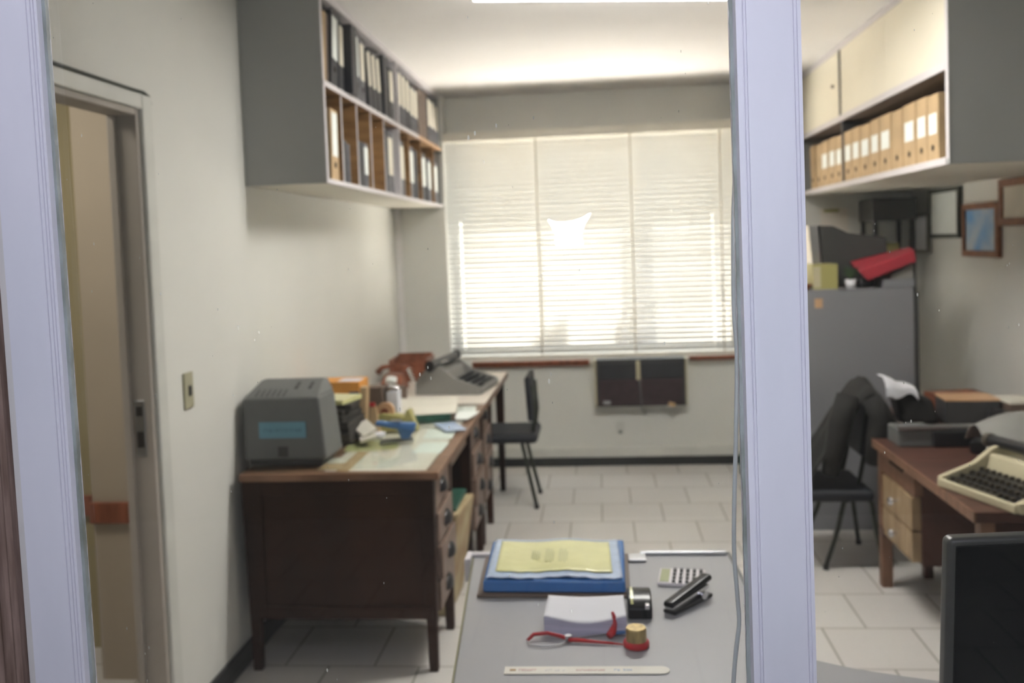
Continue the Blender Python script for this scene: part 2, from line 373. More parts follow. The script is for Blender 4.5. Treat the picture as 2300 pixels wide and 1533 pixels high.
# skirtings
st(MB().box(XL, WX0, YB-.165, YB-.15, 0, .07).box(WX0, WX1+.04, YB-.055, YB, 0, .062).box(WX1+.04, XR, YB-.165, YB-.15, 0, .07).build('baseboard_back', 'blacksk', bev=.003))
st(MB().box(WX0, WX1+.04, YB-.05, YB, .062, .125).build('trim_1', 'trimwhite', bev=.004))
st(MB().box(XL, XL+.016, DY1+.09, YB-.15, 0, .085).build('baseboard_left', 'blacksk', bev=.003))
st(MB().box(XR-.016, XR, 1.2, YB-.15, 0, .085).build('baseboard_right', 'blacksk', bev=.003))
st(MB().box(XL, XL+.04, YB-.185, YB-.151, .0, SZ_UNDER).build('trim_16', 'trimwhite2', bev=.006))
# brown sill strips either side of the air conditioner
sl = MB().box(-.93, -.09, YB-.03, YB, .715, .758).box(.61, .97, YB-.03, YB, .735, .765)
st(sl.build('trim_2', 'redwood', bev=.003))
# door casing and jamb
st(MB().box(XL, XL+.018, DY1-.005, DY1+.062, 0, DZ+.043).box(XL, XL+.018, DY0-.06, DY1-.005, DZ-.005, DZ+.043).box(XL, XL+.018, DY0-.06, DY0, 0, DZ+.043).build('trim_3', 'trimwhite', bev=.006))
d = MB().box(XL-.085, XL+.004, DY1-.025, DY1, 0, DZ).box(XL-.085, XL+.004, DY0, DY1-.025, DZ-.025, DZ).box(XL-.085, XL-.06, DY1-.040, DY1-.025, 0, DZ-.025)
dj = st(d.build('door_1', 'jamb', bev=.003))
ORG[dj.name] = dj.location.copy()
o = MB().box(XL-.052, XL-.020, DY1-.0285, DY1-.024, .97, 1.15).build('strike_plate', 'metal', dj, bev=.002)
o = MB().box(XL-.046, XL-.028, DY1-.031, DY1-.027, 1.10, 1.13).box(XL-.046, XL-.026, DY1-.031, DY1-.027, 1.0, 1.05).build('latch_hole', 'hole', dj)
# dark crack above the door casing
cr = MB().tube([(XL+.004, DY0, 2.122), (XL+.004, 2.4, 2.119), (XL+.004, 2.75, 2.117), (XL+.004, 2.86, 2.118), (XL+.004, 2.90, 2.108), (XL+.004, 2.905, 2.085)], .006, 6)
st(cr.build('trim_6', 'framed'))

# window: frame, panes
wn = MB().box(WX0, WX0+.05, YB+.08, YB+.13, WZ0, WZ1).box(WX1-.01, WX1+.04, YB+.08, YB+.13, WZ0, WZ1).box(WX0, WX1+.04, YB+.08, YB+.13, WZ0, WZ0+.05).box(WX0, WX1+.04, YB+.08, YB+.13, WZ1-.05, WZ1)
for x in (-.42, .22): wn.box(x-.02, x+.02, YB+.09, YB+.12, WZ0+.05, WZ1-.05)
w = st(wn.build('window_1', 'lampbody', bev=.003)); ORG[w.name] = w.location.copy()
MB().box(WX0+.05, WX1-.01, YB+.102, YB+.106, WZ0+.05, WZ1-.05).build('pane', 'winglass', w)

# ------------------------------------------------------------------ outdoors beyond the window
tag(MB().box(-14, 14, YB+.3, 40, -.4, -.3).build('sunlit_ground', 'outground'), 'pale sunlit ground outside beyond the window blind', 'ground', kind='structure')
h = T('garden_wall', 'yellow rendered wall outside, behind the left of the blind', 'wall', (-6, 13, -.3))
MB().box(-9, -2.0, 13, 13.3, -.3, 2.4).build('wall', 'outyel', h); MB().box(-9.1, -1.95, 12.95, 13.35, 2.4, 2.5).build('coping', 'outwall', h)
h = T('far_facade', 'dim grey facade outside across the yard, behind the whole blind', 'building', (3, 19.5, -.3))
MB().box(-16, 16, 14.5, 15, -.3, 3.4).build('wall', 'outgrey', h); MB().box(-16, 16, 14.3, 15.2, 3.4, 3.6).build('parapet', 'outgrey', h)
h = T('tree', 'grey-trunked tree outside, dim behind the middle of the blind', 'tree', (.45, 11.5, -.3))
MB().cyl((.45, 11.5, -.3), (.5, 11.5, 3.5), .22, .16).build('trunk', 'trunk', h, smooth=True)
cm = MB()
for i in range(60):
    a = random.uniform(0, 6.28); q = random.uniform(0, 1.6); z = 3.9+random.uniform(-.7, 1)
    cm.obox((.5+q*math.cos(a), 11.5+q*math.sin(a), z), (.5, .5, .35), (random.uniform(0, 90), random.uniform(0, 90), random.uniform(0, 90)))
cm.build('crown', 'leaves', h)

# ------------------------------------------------------------------ blind
BY = YB-.135
bl = T('window_blind', 'wide cream horizontal slatted blind covering the back window', 'blind', (-.06, BY, WZ0))
bx0, bx1 = -1.0585, .965
MB().box(bx0, bx1, BY-.03, YB-.001, 2.322, 2.385).build('head_rail', 'offwhite', bl, bev=.003)
s = MB(); n = 43; pitch_z = (2.34-.825)/n; th = 46
cuts = [bx0, -.963, -.955, .777, .785, bx1]
for i in range(n):
    z = .838+i*pitch_z; a = R(th+random.uniform(-2.5, 2.5)+(3 if i > 24 else 0)); hw = .0225
    dy, dz = hw*math.cos(a), hw*math.sin(a)      # inner edge high, outer edge low
    for x0, x1 in (((cuts[0], cuts[1]), (cuts[2], cuts[3]), (cuts[4], cuts[5])) if i < 27 else ((bx0, bx1),)):
        c0 = .0025
        s.add([(x0, BY-dy, z+dz), (x1, BY-dy, z+dz), (x1, BY+c0*math.sin(a), z+c0*math.cos(a)), (x0, BY+c0*math.sin(a), z+c0*math.cos(a)), (x1, BY+dy, z-dz), (x0, BY+dy, z-dz)],
              [(0, 1, 2, 3), (3, 2, 4, 5)])
    # narrow bridge in the ladder-cord slots
    for x0, x1 in (((cuts[1], cuts[2]), (cuts[3], cuts[4])) if i < 27 else ()):
        s.add([(x0, BY-dy, z+dz), (x1, BY-dy, z+dz), (x1, BY-dy*.5, z+dz*.5), (x0, BY-dy*.5, z+dz*.5)], [(0, 1, 2, 3)])
so = s.build('slats', 'slat', bl)
sd = so.modifiers.new('thick', 'SOLIDIFY'); sd.thickness = .0006
MB().box(bx0, bx1, BY-.018, BY+.018, .79, .815).build('bottom_rail', 'offwhite', bl, bev=.004)
for x in (-.415, .235, .84):
    MB().box(x-.006, x+.006, BY-.0215, BY-.0195, .80, 2.36).build('ladder_tape', 'hair', bl)
for x in (-.959, .781):
    MB().cyl((x, BY, .80), (x, BY, 2.36), .0012, n=6).build('cord', 'offwhite', bl)

# air conditioner
ac = T('air_conditioner', 'old dark window air conditioner set into the wall under the blind', 'air conditioner', (.26, YB-.1, .43))
MB().box(-.045, .575, YB-.10, YB+.15, .43, .765).build('case', 'cabdark', ac, bev=.006)
g = MB().box(-.025, .555, YB-.108, YB-.10, .63, .735)
for i in range(27): g.box(-.02+i*.0213, -.013+i*.0213, YB-.114, YB-.106, .635, .73)
g.build('top_grille', 'blackfile', ac)
K['acred'] = mat('maroon_grille', (.055, .032, .036), .5, var=.1, scale=20)
g = MB().box(-.025, .555, YB-.112, YB-.10, .44, .62)
for i in range(9): g.box(-.02, .55, YB-.118, YB-.11, .45+i*.0185, .458+i*.0185)
g.build('front_grille', 'acred', ac)
MB().box(.235, .262, YB-.122, YB-.10, .62, .75).build('centre_bar', 'beige', ac, bev=.002)
for x in (-.055, .575): MB().box(x, x+.01, YB-.11, YB, .43, .765).build('side_trim', 'beige', ac)
MB().box(.0, .05, YB-.124, YB-.116, .452, .475).build('badge', 'metal', ac)
MB().obox((.475, YB-.122, .442), (.05, .008, .03), (0, 20, 0)).build('knob_plate', 'tanfile', ac)
MB().tube([(.255, YB-.125, .62), (.262, YB-.13, .50), (.268, YB-.125, .42), (.285, YB-.06, .38), (.29, YB-.01, .36)], .004).build('power_cord', 'greymach', ac, smooth=True)
o = T('wall_socket', 'white wall socket low on the back wall under the air conditioner', 'socket', (.115, YB, .22))
MB().box(.085, .145, YB-.012, YB, .215, .31).build('plate', 'trimwhite', o, bev=.004)
MB().cyl((.115, YB-.03, .235), (.115, YB-.011, .235), .012).build('plug', 'greymach', o, smooth=True)

# bottle on floor
o = T('cleaner_bottle', 'dark green bottle with a beige neck on the floor by the back wall', 'bottle', (.945, 6.33, 0))
MB().lathe([(0, 0), (.044, .002), (.046, .01), (.046, .11), (.043, .14), (.033, .145), (0, .145)], (.945, 6.33, 0)).build('body', 'green', o, smooth=True)
MB().lathe([(.030, .145), (.034, .17), (.026, .21), (.014, .245), (.012, .285), (0, .288)], (.945, 6.33, 0)).build('neck', 'milk', o, smooth=True)

# ------------------------------------------------------------------ ceiling lamp
lp = T('ceiling_lamp', 'glowing fluorescent tube lamp fixed across the ceiling', 'ceiling lamp', (.13, 4.12, 2.55))
lp.location = (.14, 3.93, 2.60); ORG[lp.name] = Vector((.14, 3.93, 2.60)); lp.rotation_euler[2] = R(12)
MB().box(-.50, .78, 3.90, 3.97, 2.622, 2.655).build('housing', 'lampbody', lp, bev=.006)
MB().cyl((-.485, 3.915, 2.605), (.765, 3.915, 2.605), .017).build('tube', 'tube', lp, smooth=True)
MB().cyl((-.485, 3.955, 2.605), (.765, 3.955, 2.605), .017).build('tube', 'tube', lp, smooth=True)
for x in (-.495, .765): MB().box(x, x+.012, 3.892, 3.978, 2.585, 2.625).build('end_cap', 'lampbody', lp)

fill_housing = T('ceiling_lamp', 'short flat housing added over the office fill light, just above the top edge of the view', 'ceiling lamp', (.35, 3.72, 2.646))  # invented housing for the office fill light, out of view
MB().box(-.01, .71, 3.66, 3.78, 2.6465, 2.6545).build('housing', 'lampbody', fill_housing, bev=.001)
sk = T('backplate', 'pale rectangular skylight added unseen over the corridor light outside the glass', 'backplate', (-.2, .25, 2.865))  # unseen panel put in as backing for the corridor light
MB().box(-1.55, 1.15, -.15, .65, 2.866, 2.899).build('frame', 'lampbody', sk, bev=.003)

# ------------------------------------------------------------------ left wall shelf unit
SX = -1.08; SY0, SY1 = 3.70, YB-.15; SZ0 = 1.872
sh = T('wall_shelf', 'grey laminate wall shelf unit packed with files, hung on the left wall', 'shelf', (-1.25, 5.1, SZ0))
MB().box(XL+.003, SX, SY0, SY0+.022, SZ0, ZC-.003).build('side_panel', 'greypanel', sh)
MB().box(XL+.003, SX, SY1-.022, SY1-.002, SZ0, ZC-.003).build('side_panel', 'greypanel', sh)
MB().box(XL+.003, SX-.013, SY0+.0225, SY1-.023, SZ0, SZ0+.018).build('bottom_board', 'underwhite', sh)
MB().box(SX-.012, SX+.004, SY0+.023, SY1-.003, SZ0-.001, SZ0+.0183).build('front_lip', 'greyedge', sh)
MB().box(XL+.003, SX, SY0+.02, SY1-.02, 2.262, 2.284).build('middle_board', 'backwood', sh)
MB().box(SX-.002, SX+.004, SY0, 5.7, 2.262, 2.2842).build('edge_strip', 'greyedge', sh)
MB().box(SX-.002, SX+.004, 5.7, SY1-.003, 2.262, 2.2842).build('edge_strip', 'edgewood', sh)
MB().box(XL+.003, SX, SY0, SY1-.003, 2.625, ZC-.002).build('top_board', 'greyedge', sh)
MB().box(XL+.003, XL+.012, SY0+.02, SY1-.02, SZ0+.016, 2.63).build('back_panel', 'backwood', sh)
MB().box(XL+.01, SX-.001, 5.138, 5.157, SZ0+.018, 2.63).build('divider', 'greyedge', sh)
for y in (3.985, 4.245, 4.51, 4.79): MB().box(XL+.01, SX-.008, y-.006, y+.006, SZ0+.018, 2.262).build('divider', 'backwood', sh); MB().box(SX-.008, SX-.006, y-.007, y+.007, SZ0+.018, 2.262).build('edge_strip', 'greyedge', sh)
for y in (5.43, 5.80, 6.24): MB().box(XL+.01, SX-.006, y-.008, y+.008, SZ0+.018, 2.262).build('divider', 'backwood', sh)
MB().box(SX-.001, SX+.002, SY0-.001, SY0+.023, SZ0, ZC-.003).build('edge_strip', 'greyedge', sh)

def binder(name, label, cat, y0, y1, z, hgt, xf, depth, body, lab=None, labz=(.42, .9), lean=0, group=None, hole=True, face=1, labm='label', rot=None):
    """box file whose spine looks along +X (face=1) or -X (face=-1); xf is where the spine stands"""
    w = y1-y0; yc = (y0+y1)/2
    o = T(name, label, cat, (xf, yc, z), group, rz=0)
    if lean: o.rotation_euler[0] = R(lean); o.location.z += abs(math.sin(R(lean)))*w/2
    d = -depth*face
    MB().box(0, d, -w/2, w/2, 0, hgt).build('case', body, o, bev=.003)
    if lab:
        MB().box(0, .0015*face, -w/2+w*.14, w/2-w*.14, hgt*labz[0], hgt*labz[1]).build('spine_label', labm, o)
    if hole:
        MB().cyl((0, 0, hgt*.22), (.003*face, 0, hgt*.22), min(.013, w*.2), n=16).build('finger_hole', 'hole', o)
    return o
ZS1, ZS0 = 2.2845, SZ0+.0185
UP = 'files on the upper shelf of the left wall unit'; LO = 'files in the lower row of the left wall unit'
rows_up = [
 ('document_file', 'thin tan file leaning at the near end of the upper left shelf', 3.735, 3.765, .29, 'tanfile', False, -7, False),
 ('document_file', 'thin brown file leaning beside the nearest tan file, upper left shelf', 3.775, 3.80, .29, 'brownbox', False, -7, False),
 ('lever_arch_file', 'leaning black file with a long white spine label, nearest labelled one up left', 3.845, 3.945, .315, 'blackfile', 'labelw', -7, True),
 ('lever_arch_file', 'black file with a narrow cream label, touching the nearest white-labelled file', 3.968, 4.045, .30, 'blackfile', 'label', -3, False),
 ('lever_arch_file', 'unlabelled charcoal file standing out over the upper shelf edge', 4.065, 4.155, .30, 'blackfile', False, 0, False),
 ('document_file', 'thin cream-spined file right after the unlabelled charcoal file', 4.165, 4.215, .30, 'offwhite', False, 0, False),
 ('lever_arch_file', 'mottled grey file with a broad white label in the middle of the nearer bay', 4.23, 4.325, .315, 'greyfile', 'labelw', 0, True),
 ('lever_arch_file', 'mottled grey file with a cream label, middle of the nearer upper bay', 4.335, 4.43, .30, 'greyfile', 'label', 0, True),
 ('lever_arch_file', 'first of three leaning cream-labelled files in the nearer upper bay', 4.50, 4.58, .285, 'blackfile', 'label', 8, False),
 ('lever_arch_file', 'middle of three leaning cream-labelled files in the nearer upper bay', 4.595, 4.675, .285, 'blackfile', 'label', 8, False),
 ('lever_arch_file', 'last of three leaning cream-labelled files in the nearer upper bay', 4.69, 4.77, .285, 'blackfile', 'label', 8, False),
 ('lever_arch_file', 'tall plain black file before the upper grey divider', 4.83, 4.93, .32, 'blackfile', False, 0, False),
 ('lever_arch_file', 'black file with a short cream label against the upper grey divider', 4.95, 5.05, .28, 'blackfile', 'label', 0, False),
 ('lever_arch_file', 'cream-labelled grey file just past the upper grey divider', 5.175, 5.265, .31, 'greyfile', 'label', 0, False),
 ('lever_arch_file', 'second cream-labelled grey file past the upper grey divider', 5.28, 5.375, .31, 'greyfile', 'label', 0, False),
 ('lever_arch_file', 'cream-labelled black file, third past the upper grey divider', 5.39, 5.49, .305, 'blackfile', 'label', 0, False),
 ('lever_arch_file', 'shorter cream-labelled file in the middle of the far upper bay', 5.51, 5.61, .28, 'greyfile', 'label', 0, False),
 ('lever_arch_file', 'cream-labelled file touching the brown ledger up in the far bay', 5.62, 5.73, .28, 'greyfile', 'label', 0, False),
 ('ledger', 'wide unlabelled brown ledger in the far upper bay', 5.76, 5.90, .30, 'brownbox', False, 0, False),
 ('ledger', 'grey-brown ledger with a dark top beside the wide brown ledger', 5.91, 6.04, .31, 'brownbox', False, 0, False),
 ('lever_arch_file', 'cream-labelled grey file after the two brown ledgers', 6.08, 6.19, .30, 'greyfile', 'label', 0, False),
 ('lever_arch_file', 'cream-labelled file, last but one at the window end of the upper shelf', 6.21, 6.33, .30, 'greyfile', 'label', 0, False),
 ('lever_arch_file', 'cream-labelled file at the window end of the upper left shelf', 6.35, 6.46, .29, 'greyfile', 'label', 0, False)]
for i, (nm, lb, a, b_, h_, bm, la, ln, ho) in enumerate(rows_up):
    xf = SX-.004 if i != 4 else SX+.03
    binder(nm, lb, 'file', a, b_, ZS1, h_, xf, .27, bm, bool(la), (.36, .93), ln, UP, ho, 1, la or 'label')
rows_lo = [
 ('lever_arch_file', 'plain black file at the near end of the lower left row', 3.735, 3.79, .30, 'blackfile', False, 0, False, 0),
 ('archive_box', 'tan box file with a long white label, nearest in the lower left row', 3.83, 3.935, .30, 'tanfile', 'labelw', -2, True, 1),
 ('lever_arch_file', 'short plain black file in the second lower pigeonhole', 4.01, 4.08, .19, 'blackfile', False, 0, False, 0),
 ('document_file', 'short thin grey file beside the short black one in the second lower pigeonhole', 4.09, 4.13, .18, 'greyfile', False, 0, False, 0),
 ('lever_arch_file', 'short black file in the third lower pigeonhole', 4.27, 4.36, .215, 'blackfile', False, 0, False, 0),
 ('lever_arch_file', 'short grey file with a white label in the third lower pigeonhole', 4.375, 4.465, .215, 'greyfile', 'labelw', 0, False, 1),
 ('lever_arch_file', 'plain dark file at the left of the fifth lower pigeonhole', 4.80, 4.875, .33, 'blackfile', False, 0, False, 0),
 ('lever_arch_file', 'tall grey file with a cream label, nearest side of the lower grey divider', 4.89, 5.03, .33, 'greyfile', 'label', 0, False, 1),
 ('lever_arch_file', 'pale-labelled grey file leaning just past the lower grey divider', 5.19, 5.33, .31, 'greyfile', 'label', 3, False, 1),
 ('lever_arch_file', 'grey file with a white label between two brown dividers', 5.46, 5.60, .31, 'greyfile', 'labelw', 0, False, 1),
 ('lever_arch_file', 'plain black file between two brown dividers, lower left row', 5.63, 5.72, .30, 'blackfile', False, 0, False, 0),
 ('lever_arch_file', 'black file with a bulging white label in the last lower pigeonhole but one', 5.85, 6.00, .30, 'blackfile', 'labelw', 3, False, 1),
 ('lever_arch_file', 'white-labelled grey file against the last brown divider', 6.05, 6.18, .29, 'greyfile', 'labelw', 0, False, 1),
 ('lever_arch_file', 'grey file with a white label at the window end of the lower left row', 6.29, 6.42, .28, 'greyfile', 'labelw', 0, False, 1)]
for nm, lb, a, b_, h_, bm, la, ln, ho, _ in rows_lo:
    binder(nm, lb, 'file', a, b_, ZS0, h_, SX-.014, .26, bm, bool(la), (.34, .95) if bm == 'tanfile' else (.30, .9), ln, LO, ho, 1, la or 'label')

# ------------------------------------------------------------------ right wall overhead cabinet
RX, RY0, RY1, RZ0 = 1.38, 3.83, YB-.15, 1.852
rc = T('overhead_cabinet', 'grey overhead cabinet with cream sliding doors above an open shelf on the right wall', 'cabinet', (1.74, 5.1, RZ0))
MB().box(RX, XR-.003, RY0, RY0+.03, RZ0, ZC-.003).build('side_panel', 'greypanel', rc)
MB().box(RX, XR-.003, RY1-.022, RY1-.002, RZ0, ZC-.003).build('side_panel', 'greypanel', rc)
MB().box(RX+.011, XR-.003, RY0+.031, RY1-.023, RZ0, RZ0+.02).build('bottom_board', 'underwhite', rc)
MB().box(RX-.004, RX+.01, RY0+.031, RY1-.003, RZ0-.001, RZ0+.028).build('front_lip', 'greyedge', rc)
MB().box(RX-.002, RX+.001, RY0-.001, RY0+.031, RZ0+.02, ZC-.004).build('edge_strip', 'greyedge', rc)
MB().box(RX, XR-.003, RY0+.03, RY1-.022, 2.222, 2.245).build('middle_board', 'brownbox', rc)
MB().box(RX-.003, RX+.01, RY0+.03, RY1-.022, 2.222, 2.255).build('door_rail', 'greyedge', rc)
MB().box(RX-.003, RX+.03, RY0+.03, RY1-.022, 2.62, ZC-.003).build('top_rail', 'greyedge', rc)
MB().box(XR-.015, XR-.004, RY0+.03, RY1-.022, RZ0+.02, 2.63).build('back_panel', 'brownbox', rc)
for a, b_ in ((RY0+.032, 4.66), (4.664, 5.462), (5.50, RY1-.024)):
    dd = MB().box(RX+.004, RX+.020, a, b_, 2.255, 2.62).build('sliding_door', 'cream', rc)
MB().box(RX-.001, RX+.03, 5.464, 5.494, 2.245, 2.62).build('door_stile', 'cabdark', rc)
MB().box(RX+.01, XR-.02, 5.466, 5.490, RZ0+.02, 2.222).build('divider', 'cabdark', rc)
MB().cyl((RX-.012, 3.96, 2.58), (RX+.005, 3.96, 2.58), .012).build('lock', 'chrome', rc)
MB().cyl((RX-.010, 5.62, 2.44), (RX+.005, 5.62, 2.44), .010).build('lock', 'brownbox', rc)
RG = 'tan archive boxes on the open shelf of the right overhead cabinet'
ed = [(3.99, 4.115, 1), (4.125, 4.255, 1), (4.27, 4.43, 1), (4.445, 4.60, 0), (4.615, 4.785, 1), (4.80, 4.945, 1), (4.96, 5.13, 1), (5.145, 5.295, 1), (5.305, 5.455, 1), (5.505, 5.645, 1), (5.655, 5.81, 1), (5.83, 6.0, 1), (6.01, 6.14, 0), (6.18, 6.29, 0)]
pos = ['nearest the grey end panel', 'second from the grey end panel', 'wide and third from the grey end panel', 'plain without a white label',
       'just past the unlabelled one', 'sixth from the grey end panel', 'seventh from the grey end panel', 'second before the dark divider', 'touching the dark divider on its near side',
       'touching the dark divider on its far side', 'second past the dark divider', 'third past the dark divider', 'unlabelled, third from the far end', 'leaning at the far end by the window']
for i, (a, b_, la) in enumerate(ed):
    binder('archive_box', 'tan archive box, '+pos[i]+', right overhead shelf', 'archive box', a, b_, RZ0+.0205, .285 if i % 3 else .28, RX+.015, .34, 'tanfile', bool(la), (.42, .72), -5 if i == 13 else 0, RG, True, -1, 'labelw')

# ------------------------------------------------------------------ left desks
ZT = .77
dk = T('wooden_desk', 'dark wooden pedestal desk with worn drawers and a glass-covered top, nearest on the left', 'desk', (-1.0, 4.1, 0))
x0, x1, y0, y1 = -1.385, -.617, 3.386, 4.835
MB().box(x0, x1, y0, y1, ZT-.035, ZT-.006).build('top', 'toprim', dk, bev=.004)
MB().box(x0+.03, x1-.045, y0+.012, y0+.03, .205, ZT-.035).build('end_panel', 'darkwood', dk, bev=.002)
MB().box(x0+.03, x1-.045, y0+.004, y0+.014, .205, .255).box(x0+.03, x1-.045, y0+.004, y0+.014, .68, ZT-.035).box(x0+.03, x0+.085, y0+.003, y0+.014, .205, ZT-.035).build('panel_frame', 'darkwood', dk, bev=.003)
MB().box(x0+.03, x0+.045, y0+.03, y1-.02, .205, ZT-.035).build('back_panel', 'darkwood', dk)
for a, b_ in ((y0+.03, 3.86), (4.42, y1-.02)):
    MB().box(x0+.045, x1-.075, a, b_, .205, ZT-.035).build('pedestal', 'darkwood', dk)
def leg(x, y, zt=.735, m='darkwood', par=dk, w=.055):
    h = w/2; q = h*.62
    MB().hexa([(x-q, y-q, 0), (x+q, y-q, 0), (x+q, y+q, 0), (x-q, y+q, 0)], [(x-h, y-h, zt), (x+h, y-h, zt), (x+h, y+h, zt), (x-h, y+h, zt)]).build('leg', m, par, bev=.003)
for y in (y0+.03, 3.80, 4.40, y1-.035): leg(x1-.05, y)
for y in (y0+.03, y1-.035): leg(x0+.035, y)
def drawer(par, xa, a, b_, z0, z1, out, handle=True, m='drawerwood'):
    o = MB().box(xa, xa+.018+out, a, b_, z0, z1).build('drawer', m, par, bev=.004)
    if handle:
        yc = (a+b_)/2; zc = (z0+z1)/2; xx = xa+.018+out
        MB().add(*half_cup(xx, yc, zc)).build('handle', 'black', o, smooth=True)
    return o
def half_cup(x, y, z, w=.055, h=.035, d=.022):
    vs = []; fs = []; nu, nv = 10, 6
    for j in range(nv+1):
        for i in range(nu+1):
            a = math.pi*i/nu; b = math.pi/2*j/nv
            vs.append((x+d*math.sin(a)*math.sin(b)+.0005, y+w*math.cos(a), z-h/2+h*1.4*math.sin(a)*math.cos(b)))
    for j in range(nv):
        for i in range(nu): k = j*(nu+1)+i; fs.append((k, k+1, k+nu+2, k+nu+1))
    return vs, fs
zz = [(.60, .725, .0), (.475, .59, .012), (.34, .465, .022), (.215, .33, .010)]
for a, b_ in ((y0+.06, 3.775), (4.43, y1-.06)):
    for z0, z1, out in zz: drawer(dk, x1-.076, a, b_, z0, z1, out+.03)
drawer(dk, x1-.076, 3.83, 4.37, .655, .725, .02, False)
gl = tag(MB().box(x0+.01, x1-.035, y0+.018, y1-.03, ZT+.001, ZT+.0065).build('glass_sheet', 'deskglass'), 'clear greenish glass sheet laid over papers on the nearer left desk', 'glass')
# papers under glass
pp = [('laminate', -.865, 4.10, .39, 1.36, 0), ('offwhite', -.95, 3.55, .30, .20, 3), ('laminate', -.74, 3.56, .14, .22, 1), ('labelw', -.72, 3.80, .12, .20, -2), ('tanfile', -.99, 3.58, .05, .34, 0), ('yellow', -.98, 3.86, .22, .20, 8),
      ('labelw', -.73, 4.08, .13, .22, 4), ('laminate', -.78, 4.45, .2, .3, -3), ('labelw', -.70, 4.66, .11, .16, 5), ('tanfile', -1.04, 3.48, .1, .1, 0)]
pl = ['big cream backing sheet spread under the desk glass', 'cream sheet under the desk glass at its near edge', 'beige sheet under the desk glass by the near right corner', 'white slip under the desk glass, behind the beige corner sheet',
      'tan strip of card under the desk glass by the grey machine', 'yellow sheet under the desk glass near the blue stapler', 'white slip under the desk glass right of the blue stapler',
      'beige sheet under the desk glass by the white ledger', 'small white card under the glass at the far end of the nearer desk', 'small tan card under the glass in front of the grey machine']
for (m, x, y, w, h, a), lb in zip(pp, pl):
    k = pl.index(lb)
    o = T('paper_sheet', lb, 'paper', (x, y, ZT-.0057+k*.0006), 'papers under the desk glass', rz=a)
    MB().box(-w/2, w/2, -h/2, h/2, 0, .0005).build('sheet', m, o)
# second desk
d2 = T('wooden_desk', 'cream-topped wooden desk beyond the nearer one, carrying the grey typewriter', 'desk', (-1.0, 5.45, 0))
y0b, y1b = 4.85, 6.02
MB().box(x0, x1, y0b, y1b, ZT-.035, ZT).build('top', 'laminate', d2, bev=.003)
MB().box(x1-.002, x1+.004, y0b, y1b, ZT-.034, ZT-.002).build('edge_strip', 'toprim', d2)
MB().box(x0+.03, x0+.045, y0b+.03, y1b-.03, .2, ZT-.035).build('back_panel', 'darkwood', d2)
MB().box(x0+.045, x1-.075, y0b+.03, 5.25, .205, ZT-.035).build('pedestal', 'darkwood', d2)
for y in (y0b+.04, 5.27, y1b-.04): leg(x1-.05, y, par=d2)
for y in (y0b+.04, y1b-.04): leg(x0+.035, y, par=d2)
for a, b_ in ((y0b+.07, 5.24),):
    for z0, z1, out in zz: drawer(d2, x1-.076, a, b_, z0, z1, out+.02)

# sack in kneehole
o = T('paper_sack', 'worn printed paper sack standing in the kneehole of the nearer left desk', 'sack', (-.80, 4.1, 0))
MB().hexa([(-.84, 3.93, 0), (-.69, 3.91, 0), (-.68, 4.26, 0), (-.84, 4.28, 0)], [(-.82, 3.90, .44), (-.63, 3.90, .46), (-.61, 4.27, .45), (-.82, 4.29, .43)]).build('bag', 'sack', o, bev=.015, seg=3)
MB().box(-.80, -.645, 3.93, 4.25, .455, .475).build('lining', 'green', o, bev=.006)
# ------------------------------------------------------------------ things on the left desks
ZD = ZT+.0068
o = T('office_machine', 'grey hooded office machine with a blue sticker at the near left corner of the desk', 'office machine', (-1.22, 3.66, ZD))
X0, X1, Y0, Y1 = -1.395, -1.065, 3.47, 3.675
b = MB()
b.hexa([(X0+.005, Y0, ZD+.022), (X1, Y0, ZD+.022), (X1+.008, Y1, ZD+.022), (X0+.005, Y1, ZD+.022)], [(X0+.008, Y0+.005, ZD+.262), (X1-.022, Y0+.005, ZD+.262), (X1-.018, Y1, ZD+.262), (X0+.008, Y1, ZD+.262)])
b.hexa([(X0+.008, Y0+.005, ZD+.262), (X1-.022, Y0+.005, ZD+.262), (X1-.018, Y1, ZD+.262), (X0+.008, Y1, ZD+.262)], [(X0+.030, Y1-.055, ZD+.312), (X1-.042, Y1-.055, ZD+.312), (X1-.042, Y1, ZD+.312), (X0+.030, Y1, ZD+.312)])
b.build('hood', 'greymach', o, bev=.008, seg=3)
MB().box(X0+.02, X1-.02, Y0+.015, Y1-.01, ZD, ZD+.022).build('base', 'cabdark', o)
v = MB()
def roof(x, w, a, b_):      # slot lying on the sloping top, a..b_ along the slope
    P = lambda t: (Y0+.005+t*.145, ZD+.2625+t*.05)
    (ya, za), (yb, zb) = P(a), P(b_)
    v.hexa([(x, ya, za-.002), (x+w, ya, za-.002), (x+w, yb, zb-.002), (x, yb, zb-.002)], [(x, ya, za+.0015), (x+w, ya, za+.0015), (x+w, yb, zb+.0015), (x, yb, zb+.0015)])
for k in range(6): roof(X0+.05+k*.022, .008, .12, .45)
for k in range(2): roof(X0+.19+k*.055, .014, .5, .85)
v.build('vent_slots', 'cabdark', o)
MB().box(X1-.006, X1-.002, Y0+.10, Y0+.13, ZD+.04, ZD+.07).build('socket', 'cabdark', o)
lb = MB().box(-1.326, -1.141, Y0-.0014, Y0+.001, ZD+.108, ZD+.170).build('sticker', 'bluelabel', o)
def strokes(x, y, z, wds, h, w, m, par, name='lettering'):
    b = MB(); cx = x
    for nch in wds:
        for _ in range(nch):
            t = random.random()
            b.box(cx, cx+w*.22, y-.0006, y, z, z+h)
            if t < .6: b.box(cx, cx+w*.75, y-.0006, y, z+h*.8, z+h)
            if t > .3: b.box(cx, cx+w*.75, y-.0006, y, z, z+h*.2)
            if t > .5: b.box(cx+w*.55, cx+w*.77, y-.0006, y, z, z+h)
            cx += w
        cx += w*.8
    return b.build(name, m, par)
